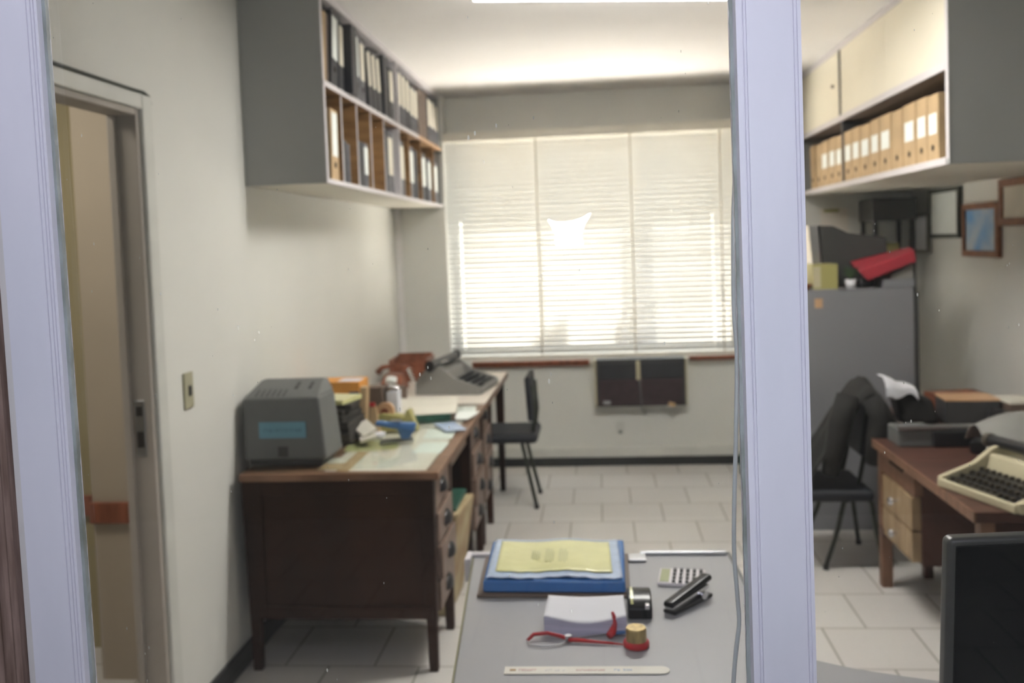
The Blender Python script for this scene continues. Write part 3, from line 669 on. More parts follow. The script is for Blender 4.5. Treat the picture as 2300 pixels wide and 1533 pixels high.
strokes(-1.308, Y0-.0014, ZD+.133, [4, 11], .011, .0096, 'inkblue', lb)
MB().box(-1.255, -1.215, Y0-.0006, Y0+.001, ZD+.035, ZD+.075).build('worn_patch', 'cabdark', o)

o = T('paper_stack', 'stack of dark ledgers and yellow paper behind the grey machine', 'paper stack', (-1.19, 4.02, ZD))
b = MB()
for k in range(7): b.obox((-1.17+random.uniform(-.015, .02), 3.955+random.uniform(-.01, .01), ZD+.0125+k*.024), (.22-.006*k, .22, .023), (0, 0, random.uniform(-8, 8)))
b.build('ledgers', 'darkstack', o, bev=.003)
MB().obox((-1.17, 3.94, ZD+.179), (.19, .18, .018), (0, 0, -12)).build('yellow_pad', 'yellow', o)
MB().obox((-1.015, 3.90, ZD+.026), (.07, .16, .010), (4, -10, 20)).build('white_bundle', 'offwhite', o, bev=.002)
MB().obox((-1.03, 3.93, ZD+.050), (.07, .15, .012), (6, -22, 28)).build('white_bundle', 'offwhite', o, bev=.002)
o = T('carton', 'orange carton with a navy side panel standing behind the dark ledgers', 'box', (-1.2, 4.27, ZD))
MB().box(-1.33, -1.115, 4.19, 4.36, ZD, ZD+.215).build('case', 'orange', o, bev=.003)
MB().box(-1.165, -1.1175, 4.187, 4.1895, ZD+.06, ZD+.17).build('printed_panel', 'navy', o)
MB().box(-1.22, -1.12, 4.20, 4.30, ZD+.215, ZD+.217).build('top_label', 'paper', o)
o = T('card_file', 'upright tan card standing against the orange carton', 'card', (-1.09, 4.145, ZD))
MB().obox((-1.085, 4.145, ZD+.10), (.03, .06, .20), (0, 4, 0)).build('card', 'tanfile', o, bev=.002)
o = T('card_envelope', 'tan envelope with a red mark propped up beside the tape dispenser', 'envelope', (-1.07, 4.02, ZD))
MB().hexa([(-1.04, 4.03, ZD+.001), (-.985, 4.02, ZD+.001), (-.985, 4.05, ZD+.001), (-1.04, 4.06, ZD+.001)], [(-1.035, 4.055, ZD+.13), (-1.01, 4.05, ZD+.13), (-1.01, 4.06, ZD+.13), (-1.035, 4.065, ZD+.13)]).build('envelope', 'tanfile', o)
MB().box(-1.035, -1.01, 4.045, 4.055, ZD+.122, ZD+.142).build('red_mark', 'red', o, bev=.003)
MB().obox((-.985, 3.99, ZD+.010), (.05, .05, .016), (0, 0, 20)).build('white_tab', 'paper', o, bev=.003)
o = T('desk_calendar_box', 'taupe card box behind the olive tape dispenser', 'box', (-1.04, 4.23, ZD))
MB().hexa([(-1.09, 4.19, ZD), (-.997, 4.19, ZD), (-.997, 4.275, ZD), (-1.085, 4.275, ZD)], [(-1.105, 4.185, ZD+.185), (-1.01, 4.185, ZD+.19), (-1.0, 4.275, ZD+.19), (-1.10, 4.275, ZD+.185)]).build('case', 'brownbox', o, bev=.006)
o = T('white_carton', 'small white carton with a silvery top beside the taupe box', 'box', (-.96, 4.24, ZD))
MB().box(-.992, -.940, 4.195, 4.275, ZD, ZD+.165).build('case', 'paper', o, bev=.003)
MB().obox((-.966, 4.235, ZD+.180), (.055, .08, .022), (0, 12, 10)).build('foil_lid', 'chrome', o, bev=.01)
MB().cyl((-.955, 4.194, ZD+.055), (-.955, 4.191, ZD+.055), .010).build('printed_spot', 'cabdark', o)
# tape dispenser
o = T('tape_dispenser', 'olive tape dispenser on the nearer left desk', 'tape dispenser', (-.95, 4.13, ZD))
prof = [(-1.075, ZD), (-.835, ZD), (-.845, ZD+.03), (-.868, ZD+.095), (-.884, ZD+.095), (-.892, ZD+.065), (-.93, ZD+.073), (-.99, ZD+.082), (-1.05, ZD+.062), (-1.075, ZD+.04)]
MB().prism(prof, 'Y', 4.10, 4.165).build('body', 'olive', o, bev=.004)
MB().cyl((-.985, 4.118, ZD+.085), (-.985, 4.148, ZD+.085), .042, n=32).build('tape_roll', 'edgewood', o, smooth=False)
MB().cyl((-.985, 4.112, ZD+.085), (-.985, 4.154, ZD+.085), .018, n=24).build('hub', 'redwood', o)
# blue stapler
o = T('stapler', 'blue stapler with a raised arm in front of the tape dispenser', 'stapler', (-.87, 3.87, ZD))
q = 10
def ST(px, py, pz): return (px, py, pz)
MB().hexa([(-.945, 3.82, ZD), (-.81, 3.885, ZD), (-.815, 3.925, ZD), (-.95, 3.86, ZD)], [(-.94, 3.825, ZD+.014), (-.815, 3.888, ZD+.018), (-.82, 3.92, ZD+.018), (-.945, 3.855, ZD+.014)]).build('base', 'greymach', o, bev=.004)
MB().hexa([(-.955, 3.80, ZD+.085), (-.80, 3.86, ZD+.042), (-.805, 3.905, ZD+.042), (-.96, 3.84, ZD+.085)], [(-.95, 3.805, ZD+.104), (-.79, 3.865, ZD+.080), (-.795, 3.90, ZD+.080), (-.955, 3.835, ZD+.104)]).build('arm', 'bluepl', o, bev=.008, seg=3)
MB().hexa([(-.855, 3.855, ZD+.014), (-.825, 3.87, ZD+.014), (-.83, 3.90, ZD+.014), (-.86, 3.885, ZD+.014)], [(-.87, 3.845, ZD+.06), (-.80, 3.868, ZD+.05), (-.805, 3.90, ZD+.05), (-.875, 3.875, ZD+.06)]).build('hinge', 'bluepl', o, bev=.003)
MB().box(-.895, -.85, 3.832, 3.86, ZD+.096, ZD+.099).build('name_plate', 'metal', o)
# ledger
o = T('ledger_book', 'large cream-covered ledger with a dark green spine lying across both left desks', 'book', (-.87, 4.55, ZD))
MB().hexa([(-.975, 4.29, ZD), (-.70, 4.34, ZD), (-.755, 4.80, ZD), (-1.05, 4.76, ZD)], [(-.975, 4.29, ZD+.034), (-.70, 4.34, ZD+.034), (-.755, 4.80, ZD+.034), (-1.05, 4.76, ZD+.034)]).build('pages', 'brownbox', o)
MB().hexa([(-.98, 4.285, ZD+.034), (-.695, 4.335, ZD+.034), (-.75, 4.81, ZD+.034), (-1.055, 4.77, ZD+.034)], [(-.98, 4.285, ZD+.038), (-.695, 4.335, ZD+.038), (-.75, 4.81, ZD+.038), (-1.055, 4.77, ZD+.038)]).build('cover', 'offwhite', o)
MB().hexa([(-.90, 4.296, ZD), (-.72, 4.329, ZD), (-.72, 4.336, ZD), (-.90, 4.303, ZD)], [(-.90, 4.296, ZD+.033), (-.72, 4.329, ZD+.033), (-.72, 4.336, ZD+.033), (-.90, 4.303, ZD+.033)]).build('spine', 'green', o)
for i, (x, y, a) in enumerate(((-.70, 4.18, 25), (-.675, 4.45, -10))):
    o = T('plastic_sleeve', ('clear sleeve of slips on the desk glass in front of the ledger', 'clear sleeve lying at the desk edge right of the ledger')[i], 'sleeve', (x, y, ZD), rz=a)
    MB().box(-.05, .05, -.10, .10, 0, .004).build('sleeve', 'labelw' if i else 'bluepale', o, bev=.001)

# typewriter (grey) on second desk - carriage end to the left, keyboard towards +X
def typewriter(name, label, loc, rz, body, keys, sx=1, cover=None):
    o = T(name, label, 'typewriter', loc, rz=rz); o.scale = (1, 1, 1.25) if sx == 1 and cover else (1, 1, 1)
    # local: keyboard towards -Y, width along X
    W_ = .19*sx
    for sgn in (-1, 1):
        pr = [(-.20, 0), (-.205, .035), (-.06, .075), (.02, .125), (.075, .13), (.14, .09), (.17, .05), (.17, 0)]
        MB().prism([(p[0], p[1]) for p in pr], 'X', sgn*W_-.012, sgn*W_+.012).build('side_cheek', body, o, bev=.004)
    MB().box(-W_, W_, -.20, .165, 0, .022).build('base', body, o, bev=.004)
    MB().hexa([(-W_, -.03, .02), (W_, -.03, .02), (W_, .16, .02), (-W_, .16, .02)], [(-W_, .0, .105), (W_, .0, .105), (W_, .13, .085), (-W_, .13, .085)]).build('housing', body, o, bev=.01)
    MB().cyl((-W_-.05, .06, .135), (W_+.05, .06, .135), .022, n=24).build('platen', 'black', o, smooth=False)
    for sg in (-1, 1): MB().cyl((sg*(W_+.05), .06, .135), (sg*(W_+.075), .06, .135), .026, n=20).build('platen_knob', keys, o)
    kb = MB()
    for r in range(4):
        for k in range(11):
            x = -W_*.82+k*W_*.155+r*.006; y = -.175+r*.036; z = .040+r*.010
            kb.cyl((x, y, z-.012), (x, y, z), .0085, n=10)
    kb.box(-W_*.5, W_*.5, -.200, -.188, .025, .036)
    kb.build('keys', keys, o)
    MB().hexa([(-W_, -.19, .015), (W_, -.19, .015), (W_, -.03, .03), (-W_, -.03, .03)], [(-W_, -.19, .022), (W_, -.19, .022), (W_, -.03, .05), (-W_, -.03, .05)]).build('key_bed', 'black', o)
    MB().box(-W_, W_, -.214, -.196, 0, .032).build('front_rail', body, o, bev=.006)
    if cover:
        MB().tube([(-W_-.05, .03, .13), (-W_-.09, -.03, .16), (-W_-.10, -.06, .165)], .004).build('return_lever', 'chrome', o, smooth=True)
    return o
typewriter('typewriter', 'grey manual typewriter on the cream-topped desk by the window', (-.855, 5.33, ZT), 82, 'tygrey', 'black', 1, True)
# clutter at far left end of the second desk
o = T('card_rack', 'dark wooden card rack at the wall end of the cream-topped desk', 'rack', (-1.17, 5.80, ZT))
for k in range(4): MB().box(-1.30, -1.08, 5.66+k*.07, 5.675+k*.07, ZT, ZT+.12+.012*k).build('slat', 'redwood', o, bev=.002)
MB().box(-1.31, -1.295, 5.64, 5.90, ZT, ZT+.14).box(-1.085, -1.07, 5.64, 5.90, ZT, ZT+.14).build('rack_end', 'redwood', o, bev=.002)
o = T('desk_phone', 'old brown telephone with a pale coiled cord in front of the card rack', 'telephone', (-1.2, 5.35, ZT))
MB().hexa([(-1.30, 5.26, ZT), (-1.14, 5.26, ZT), (-1.14, 5.44, ZT), (-1.30, 5.44, ZT)], [(-1.27, 5.32, ZT+.09), (-1.17, 5.32, ZT+.09), (-1.17, 5.43, ZT+.10), (-1.27, 5.43, ZT+.10)]).build('body', 'redwood', o, bev=.012, seg=3)
MB().tube([(-1.32, 5.40, ZT+.10), (-1.29, 5.385, ZT+.13), (-1.22, 5.38, ZT+.14), (-1.15, 5.385, ZT+.13), (-1.12, 5.40, ZT+.10)], [.02, .015, .012, .015, .02]).build('handset', 'redwood', o, smooth=True)
cp = [(-1.13+.010*math.cos(t*1.9)+.02*t/6, 5.36-.03*t/6+.01*math.sin(t*1.9), ZT+.125-.02*t*.27) for t in [i*.33 for i in range(60)] if ZT+.125-.0054*t > ZT]
MB().tube(cp[:40], .004, 6).build('coiled_cord', 'labelw', o, smooth=True)
MB().cyl((-1.222, 5.30, ZT+.045), (-1.222, 5.318, ZT+.075), .035, n=24).build('dial', 'labelw', o)
o = T('small_carton', 'small tan carton between the telephone and the grey typewriter', 'box', (-1.10, 5.1, ZT))
MB().obox((-1.13, 5.08, ZT+.03), (.08, .09, .06), (0, 0, 20)).build('case', 'brownbox', o, bev=.003)
o = T('ink_tin', 'small brown tin with a pale lid beside the card rack', 'tin', (-1.0, 5.70, ZT))
MB().cyl((-1.02, 5.72, ZT), (-1.02, 5.72, ZT+.115), .035).build('body', 'edgewood', o, smooth=False)
MB().cyl((-1.02, 5.72, ZT+.115), (-1.02, 5.72, ZT+.13), .037).build('lid', 'greymach', o)

# ------------------------------------------------------------------ chairs
o = T('office_chair', 'black padded chair on dark tubes pulled up to the cream-topped left desk', 'chair', (-.55, 5.75, 0))
def pad(c, size, m, par, name, rot=(0, 0, 0)):
    MB().obox(c, size, rot).build(name, m, par, bev=min(size)*.42, seg=4)
pad((-.60, 5.72, .43), (.40, .40, .06), 'chairblack', o, 'seat')
pad((-.445, 5.72, .665), (.035, .36, .27), 'chairblack', o, 'backrest', (0, -3, 0))
for y in (5.60, 5.84):
    MB().tube([(-.60, y, .405), (-.48, y, .40), (-.43, y, .45), (-.415, y, .56), (-.425, y, .74)], .011).build('back_post', 'chairtube', o, smooth=True)
for x, y, ex, ey in ((-.50, 5.60, -.42, 5.56), (-.50, 5.84, -.42, 5.90), (-.74, 5.60, -.80, 5.56), (-.74, 5.84, -.80, 5.88)):
    l_ = MB().tube([(x, y, .40), (x*.5+ex*.5, y*.5+ey*.5, .20), (ex, ey, .012)], .0115).build('leg', 'chairtube', o, smooth=True)
    MB().cyl((ex, ey, 0), (ex, ey, .02), .015, n=12).build('foot_cap', 'black', l_)

o = T('office_chair', 'dark tubular chair draped with a black jacket in front of the tall grey cabinet', 'chair', (1.12, 4.62, 0))
pad((1.07, 4.62, .37), (.34, .42, .055), 'chairblack', o, 'seat')
pad((1.24, 4.70, .68), (.03, .34, .30), 'chairblack', o, 'backrest', (0, 8, 0))
for y in (4.55, 4.84):
    MB().tube([(1.10, y, .35), (1.20, y, .38), (1.235, y, .55), (1.26, y, .80)], .011).build('back_post', 'chairtube', o, smooth=True)
for x, y, ex, ey in ((1.14, 4.46, 1.03, 4.49), (1.14, 4.80, 1.00, 4.86), (1.22, 4.46, 1.28, 4.42), (1.22, 4.80, 1.28, 4.86)):
    l_ = MB().tube([(x, y, .345), (x*.75+ex*.25, y*.8+ey*.2, .33), (ex*.5+x*.5, ey*.5+y*.5, .20), (ex, ey, .012)], .0115).build('leg', 'chairtube', o, smooth=True)
    MB().cyl((ex, ey, 0), (ex, ey, .02), .015, n=12).build('foot_cap', 'black', l_)
# jacket draped: deformed hump over the backrest
def drape(u, v):
    t = (u-.5)*2; y = 4.76-v*.34
    ang = t*1.25
    w = .115+.012*math.sin(v*17+t*3)
    x = 1.235+w*1.15*math.sin(ang)*(1+.55*abs(t)**3)-.10*max(0, -t)**2
    z = .91-.05*abs(v-.5)*2-.42*abs(t)**1.6+.008*math.sin(v*23+t*5)
    if t > 0: z = .91-.05*abs(v-.5)*2-.30*abs(t)**1.6
    return (x, y, z)
jk = T('jacket', 'black jacket draped over the back of the chair by the grey cabinet', 'jacket', (1.2, 4.62, .45))
MB().grid(drape, 22, 16, .02).build('body', 'jacket', jk, smooth=True)
MB().tube([(1.13, 4.44, .84), (1.09, 4.42, .72), (1.07, 4.43, .60), (1.05, 4.46, .47)], [.05, .055, .05, .04], 12).build('sleeve', 'jacket', jk, smooth=True)
MB().tube([(1.23, 4.43, .83), (1.27, 4.42, .74), (1.25, 4.42, .62), (1.24, 4.44, .52)], [.045, .05, .045, .035], 12).build('sleeve', 'jacket', jk, smooth=True)

# ------------------------------------------------------------------ tall grey cabinet + things on top
cb = T('filing_cabinet', 'tall plain grey steel cabinet standing behind the jacket-draped chair', 'cabinet', (1.3, 5.35, 0))
CZ = 1.295
MB().box(.95, 1.645, 5.09, 5.62, 0, CZ).build('body', 'cabgrey', cb, bev=.004)
MB().box(1.646, 1.672, 5.10, 5.62, .0, CZ-.03).build('side_gap_shade', 'cabdark', cb)  # dark strip stands for the shade in the gap beside the cabinet
MB().box(1.135, 1.175, 5.0875, 5.0895, 1.20, 1.25).build('sticker', 'edgewood', cb)
o = T('yellow_carton', 'olive-yellow carton on top of the grey cabinet, left front', 'box', (1.23, 5.22, CZ))
MB().box(1.14, 1.27, 5.14, 5.30, CZ, CZ+.135).build('case', 'olive', o, bev=.003)
MB().box(1.142, 1.180, 5.1385, 5.141, CZ+.01, CZ+.125).build('pale_side', 'beige', o)
o = T('dark_bowl', 'small dark dish half under the yellow carton on the grey cabinet', 'dish', (1.11, 5.15, CZ))
MB().lathe([(0, 0), (.03, 0), (.05, .03), (.046, .03), (.028, .006), (0, .006)], (1.09, 5.16, CZ)).build('bowl', 'redwood', o, smooth=True)
o = T('monitor', 'old grey monitor seen from behind on top of the grey cabinet', 'monitor', (1.38, 5.45, CZ))
MB().hexa([(1.19, 5.33, CZ), (1.24, 5.33, CZ), (1.26, 5.58, CZ), (1.19, 5.58, CZ)], [(1.16, 5.33, CZ+.35), (1.215, 5.33, CZ+.35), (1.23, 5.58, CZ+.35), (1.16, 5.58, CZ+.35)]).build('front_frame', 'metal', o, bev=.008)
MB().prism([(1.24, CZ), (1.60, CZ), (1.585, CZ+.27), (1.47, CZ+.285), (1.38, CZ+.30), (1.30, CZ+.34), (1.225, CZ+.345)], 'Y', 5.34, 5.58).build('rear_hood', 'bezel', o, bev=.01, seg=3)
o = T('potted_plant', 'tiny plant in a white pot at the front of the grey cabinet top', 'plant', (1.335, 5.13, CZ))
MB().lathe([(0, 0), (.022, 0), (.030, .05), (.027, .05), (0, .045)], (1.335, 5.135, CZ)).build('pot', 'paper', o, smooth=True)
pm = MB()
for k in range(16):
    a = k*2.4; pm.tube([(1.335, 5.135, CZ+.045), (1.335+.02*math.cos(a), 5.135+.02*math.sin(a), CZ+.075+.002*k), (1.335+.045*math.cos(a), 5.135+.03*math.sin(a), CZ+.065+.004*k)], [.005, .006, .001], 5)
pm.build('leaves', 'plantg', o)
o = T('red_folder', 'red folder lying tilted over boxes on the grey cabinet', 'folder', (1.5, 5.2, CZ+.1))
MB().hexa([(1.415, 5.10, CZ+.040), (1.665, 5.10, CZ+.135), (1.70, 5.32, CZ+.165), (1.40, 5.325, CZ+.105)], [(1.37, 5.10, CZ+.095), (1.655, 5.10, CZ+.195), (1.70, 5.32, CZ+.21), (1.38, 5.325, CZ+.14)]).build('cover', 'redfold', o, bev=.006)
o = T('document_tray', 'grey tray of papers under the red folder on the grey cabinet', 'tray', (1.56, 5.25, CZ))
MB().box(1.50, 1.665, 5.13, 5.32, CZ, CZ+.045).build('tray', 'cabgrey', o, bev=.004)
MB().hexa([(1.54, 5.14, CZ+.045), (1.66, 5.14, CZ+.045), (1.66, 5.31, CZ+.045), (1.54, 5.31, CZ+.045)], [(1.55, 5.14, CZ+.068), (1.66, 5.14, CZ+.120), (1.66, 5.31, CZ+.120), (1.55, 5.31, CZ+.068)]).build('papers', 'tygrey', o)
o = T('black_pouch', 'crumpled black pouch beside the tiny plant on the grey cabinet', 'pouch', (1.42, 5.17, CZ))
MB().obox((1.425, 5.20, CZ+.026), (.10, .08, .05), (0, 0, 15)).build('pouch', 'black', o, bev=.025, seg=4)
# behind: stool/stand frame on a shelf against back wall
o = T('metal_stand', 'open black metal stand behind the monitor, against the back wall', 'stand', (1.86, 6.3, 0))
for x in (1.76, 1.99):
    for y in (6.16, 6.44): MB().box(x-.012, x+.012, y-.012, y+.012, 0, 1.80).build('leg', 'black', o)
MB().box(1.74, 2.01, 6.14, 6.46, 1.66, 1.80).build('top', 'bezel', o, bev=.004)
MB().box(1.75, 2.0, 6.15, 6.45, 1.28, 1.30).build('shelf', 'black', o)
tag(MB().box(1.83, 1.93, 6.24, 6.36, 1.302, 1.52).build('olive_tin', 'olive', bev=.01), 'olive tin standing inside the open black stand', 'tin')
o = T('wall_notice', 'pale notice with a dark clip on the back wall above the monitor', 'notice', (1.6, YB-.15, 1.6))
MB().box(1.50, 1.68, YB-.156, YB-.151, 1.50, 1.76).build('sheet', 'laminate', o)
MB().box(1.52, 1.62, YB-.166, YB-.156, 1.735, 1.755).build('clip', 'olive', o)

# ------------------------------------------------------------------ pictures on right wall
def frame(label, ya, yb, z0, z1, fm, pm, w=.03, mat_=None, tilt=0):
    o = T('picture_frame', label, 'picture', (XR-.012, (ya+yb)/2, (z0+z1)/2), 'framed certificates and pictures on the right wall', rz=0)
    o.rotation_euler[0] = R(tilt)
    a = (yb-ya)/2; h = (z1-z0)/2
    b = MB().box(-.018, .010, -a, a, h-w, h).box(-.018, .010, -a, a, -h, -h+w).box(-.018, .010, -a, -a+w, -h+w, h-w).box(-.018, .010, a-w, a, -h+w, h-w)
    b.build('frame', fm, o, bev=.003)
    MB().box(-.006, .008, -a+w-.002, a-w+.002, -h+w-.002, h-w+.002).build('print', pm, o)
    return o
frame('brown framed blue landscape print on the right wall', 5.10, 5.58, 1.435, 1.73, 'frameb', 'blueprint', .035)
frame('brown framed certificate cut by the right edge of the view', 4.62, 5.085, 1.60, 1.84, 'frameb', 'offwhite', .04)
frame('dark framed certificate, highest of the group left of the blue print', 5.63, 6.12, 1.54, 1.84, 'framed', 'labelw', .025)
frame('thin grey framed certificate in the corner, lowest and farthest', 6.14, 6.49, 1.445, 1.70, 'frameg', 'paper', .02)

# ------------------------------------------------------------------ right desk
ZR = .665
rd = T('wooden_desk', 'brown wooden desk with pale drawers on the right, carrying the beige typewriter', 'desk', (1.55, 3.7, 0))
MB().box(1.205, 1.93, 3.15, 4.31, ZR-.034, ZR).build('top', 'rdesk', rd, bev=.003)
MB().box(1.199, 1.206, 3.15, 4.31, ZR-.036, ZR+.001).build('edge_strip', 'rdeskedge', rd)
MB().box(1.26, 1.90, 3.83, 4.27, .245, ZR-.034).build('pedestal', 'rdesk', rd)
MB().box(1.86, 1.90, 3.17, 3.83, .22, ZR-.034).build('back_panel', 'rdesk', rd)
for x, y in ((1.245, 4.275), (1.245, 3.18), (1.89, 4.275), (1.89, 3.18)):
    MB().box(x-.024, x+.024, y-.024, y+.024, 0, ZR-.034).build('leg', 'rdeskedge', rd, bev=.003)
MB().box(1.215, 1.9, 4.22, 4.27, .24, .28).build('stretcher', 'rdesk', rd)
MB().box(1.88, 1.92, 3.17, 4.28, .09, .13).build('foot_rail', 'rdesk', rd)
MB().box(1.225, 1.26, 3.82, 4.26, .53, .625).build('drawer', 'rdeskedge', rd, bev=.003)
MB().box(1.218, 1.226, 3.95, 4.12, .60, .618).build('finger_slot', 'hole', rd)
for a, b_ in ((.385, .522), (.255, .378)):
    q = MB().box(1.222, 1.26, 3.845, 4.235, a, b_).build('drawer', 'rdrawer', rd, bev=.003)
    MB().cyl((1.222, 4.04, (a+b_)/2), (1.20, 4.04, (a+b_)/2), .007).build('knob_stem', 'chrome', q)
    MB().cyl((1.202, 4.04, (a+b_)/2), (1.19, 4.04, (a+b_)/2), .019, .016).build('knob', 'chrome', q, smooth=False)
MB().box(1.905, 1.935, 3.15, 4.31, ZR, ZR+.025).build('rear_ledge', 'redwood', rd, bev=.003)
# side desk behind
sd_ = T('side_table', 'low brown side table heaped with boxes beside the tall grey cabinet', 'table', (1.7, 4.7, 0))
MB().box(1.42, 2.04, 4.34, 5.07, ZR-.03, ZR).build('top', 'rdesk', sd_, bev=.003)
for x in (1.46, 2.0):
    for y in (4.38, 5.03): MB().box(x-.02, x+.02, y-.02, y+.02, 0, ZR-.03).build('leg', 'rdesk', sd_)
MB().box(2.042, XR-.002, 4.34, 5.07, ZR-.06, ZR+.03).build('rear_ledge', 'redwood', sd_)
def simple(name, label, cat, c, size, m, rot=(0, 0, 0), bev=.004, part='case'):
    o = T(name, label, cat, (c[0], c[1], c[2]-size[2]/2)); MB().obox(c, size, rot).build(part, m, o, bev=bev); return o
simple('wooden_box', 'red-brown wooden box with a cream lid at the wall end of the side table', 'box', (1.79, 4.88, ZR+.05), (.26, .22, .10), 'redwood', (0, 0, 6))
MBX = simple('file_box', 'grey box with a tan lid in front of the red-brown box', 'box', (1.745, 4.66, ZR+.06), (.24, .18, .11), 'cabdark', (0, 0, -4))
MB().obox((1.745, 4.66, ZR+.118), (.242, .182, .01), (0, 0, -4)).build('lid', 'edgewood', MBX)
MBX = simple('card_box', 'brown box with a pale top under the wall beside the file box', 'box', (1.95, 4.62, ZR+.055), (.15, .22, .10), 'brownbox', (0, 0, 4))
MB().obox((1.95, 4.62, ZR+.109), (.14, .20, .008), (0, 0, 4)).build('lid', 'offwhite', MBX)
simple('roll_of_cloth', 'black bundle between the two boxes on the side table', 'bundle', (1.83, 4.47, ZR+.045), (.07, .16, .09), 'black', (0, 0, 10), .03, 'bundle')
o = T('handbag', 'black bag hanging behind the draped chair under a white paper', 'bag', (1.45, 4.72, .5))
MB().hexa([(1.43, 4.60, ZR+.001), (1.60, 4.58, ZR+.001), (1.60, 4.74, ZR+.001), (1.43, 4.76, ZR+.001)], [(1.39, 4.60, ZR+.17), (1.57, 4.60, ZR+.12), (1.58, 4.72, ZR+.12), (1.39, 4.74, ZR+.17)]).build('body', 'jacket', o, bev=.03, seg=4)
o = T('newspaper', 'crumpled white paper lying on the black bag beside the jacket', 'paper', (1.38, 4.62, ZR+.15))
MB().grid(lambda u, v: (1.335+u*.15+.01*v, 4.69-.115*min(1, v*1.6)-.006*math.sin(u*6), ZR+.235-u*.055-.10*max(0, v-.45)/.55*(.7+.3*math.sin(u*5+1))+.006*math.sin(u*9)), 12, 12, .003).build('sheet', 'paper', o, smooth=True)
o = T('desk_machine', 'grey and black adding machine at the far end of the right desk', 'machine', (1.36, 4.18, ZR))
MB().box(1.26, 1.42, 4.12, 4.28, ZR, ZR+.075).build('body', 'greymach', o, bev=.006)
MB().box(1.255, 1.60, 4.11, 4.14, ZR+.076, ZR+.094).build('bar', 'metal', o, bev=.003)
MB().box(1.40, 1.62, 4.10, 4.27, ZR, ZR+.07).build('dark_side', 'black', o, bev=.008)
simple('black_case', 'black case lying behind the beige typewriter', 'case', (1.63, 3.99, ZR+.026), (.22, .14, .05), 'black', (0, 0, -30), .012)
typewriter('typewriter', 'beige typewriter with brown keys on the right wooden desk', (1.46, 3.37, ZR), -72, 'beige', 'keys', 1.0)
o = T('dust_cover', 'pale grey folded dust cover propped behind the beige typewriter', 'cover', (1.62, 3.80, ZR))
MB().grid(lambda u, v: (1.43+u*.36+.05*v, 3.60+v*.38, ZR+.004+.205*math.sin(min(1, .08+v*.9)*math.pi*.93)**.7*(.75+.25*math.sin(u*math.pi))), 12, 14, .004).build('sheet', 'tygrey', o, smooth=True)

# ------------------------------------------------------------------ grey table in front
ft = T('office_table', 'light grey laminate table in the foreground behind the glass', 'table', (0, 1.9, 0))
TA = [(-.272, 1.30), (.372, 1.30), (.318, 2.52), (-.366, 2.50)]
MB().prism(TA, 'Z', .725, .75).build('top', 'greytop', ft, bev=.003)
b = MB().hexa([(-.276, 1.30, .724), (-.272, 1.30, .724), (-.366, 2.50, .724), (-.370, 2.50, .724)], [(-.276, 1.30, .7505), (-.272, 1.30, .7505), (-.366, 2.50, .7505), (-.370, 2.50, .7505)])
b.build('edge_strip', 'oliveedge', ft)
b = MB().hexa([(.372, 1.30, .724), (.380, 1.30, .724), (.326, 2.52, .724), (.318, 2.52, .724)], [(.372, 1.30, .7505), (.380, 1.30, .7505), (.326, 2.52, .7505), (.318, 2.52, .7505)])
b.build('edge_strip', 'greymach', ft)
MB().box(.085, .315, 2.495, 2.515, .749, .760).build('rear_bar', 'metal', ft, bev=.003)
MB().box(-.375, -.31, 2.487, 2.507, .749, .760).box(-.385, -.368, 2.44, 2.507, .70, .762).build('rear_clamp', 'greyedge', ft, bev=.004)
for x, y in ((-.25, 1.36), (.33, 1.36), (-.32, 2.44), (.28, 2.44)):
    MB().box(x-.015, x+.015, y-.015, y+.015, 0, .725).build('leg', 'greymach', ft)
ZF = .7508
o = T('clipboard', 'brown clipboard lying under the blue folder on the grey table', 'clipboard', (-.13, 2.39, ZF))
MB().hexa([(-.318, 2.195, ZF), (.050, 2.19, ZF), (.052, 2.52-.03, ZF), (-.33, 2.50-.03, ZF)], [(-.318, 2.195, ZF+.008), (.050, 2.19, ZF+.008), (.052, 2.49, ZF+.008), (-.33, 2.47, ZF+.008)]).build('board', 'brownbox', o, bev=.002)
MB().box(.052, .10, 2.44, 2.49, ZF, ZF+.008).build('clip', 'metal', o, bev=.003)
o = T('plastic_folder', 'bright blue plastic folder holding a yellow sheet on the grey table', 'folder', (-.13, 2.39, ZF+.008))
zf = ZF+.0085
MB().hexa([(-.305, 2.205, zf), (.040, 2.20, zf), (.045, 2.515, zf), (-.315, 2.51, zf)], [(-.303, 2.207, zf+.030), (.038, 2.202, zf+.030), (.043, 2.513, zf+.030), (-.313, 2.508, zf+.030)]).build('case', 'bluefold', o, bev=.006, seg=3)
def sheet(u, v, x0=-.296, x1=.033, y0=2.212, y1=2.503, z=zf+.031):
    return (x0+(x1-x0)*u-.008*v, y0+(y1-y0)*v-.004*math.sin(u*9), z+.002+.0035*math.sin(u*6+1)**2+.004*math.sin(v*math.pi)*.5+.0012*math.sin(u*45)*(1-v)**3)
sl_ = MB().grid(sheet, 40, 20, .001).build('sleeve', 'bluepale', o, smooth=True)
sh_ = MB().grid(lambda u, v: tuple(Vector(sheet(.06+u*.87, .12+v*.80))+Vector((0, 0, .0022))), 36, 16, .0008).build('yellow_sheet', 'yellow', o, smooth=True)
tb = MB(); random.seed(3)
for col in (0, 1, 2):
    xx = -.195+col*.035
    for k in range(5):
        ln = [.09, .10, .085, .10, .07][k]*(1 if col else .65); yc = 2.36-.002*k
        tb.box(xx+k*.0048, xx+k*.0048+.0017, yc-ln/2, yc+ln/2, zf+.0405, zf+.0412)
tb.build('printed_lines', 'ink', sh_)
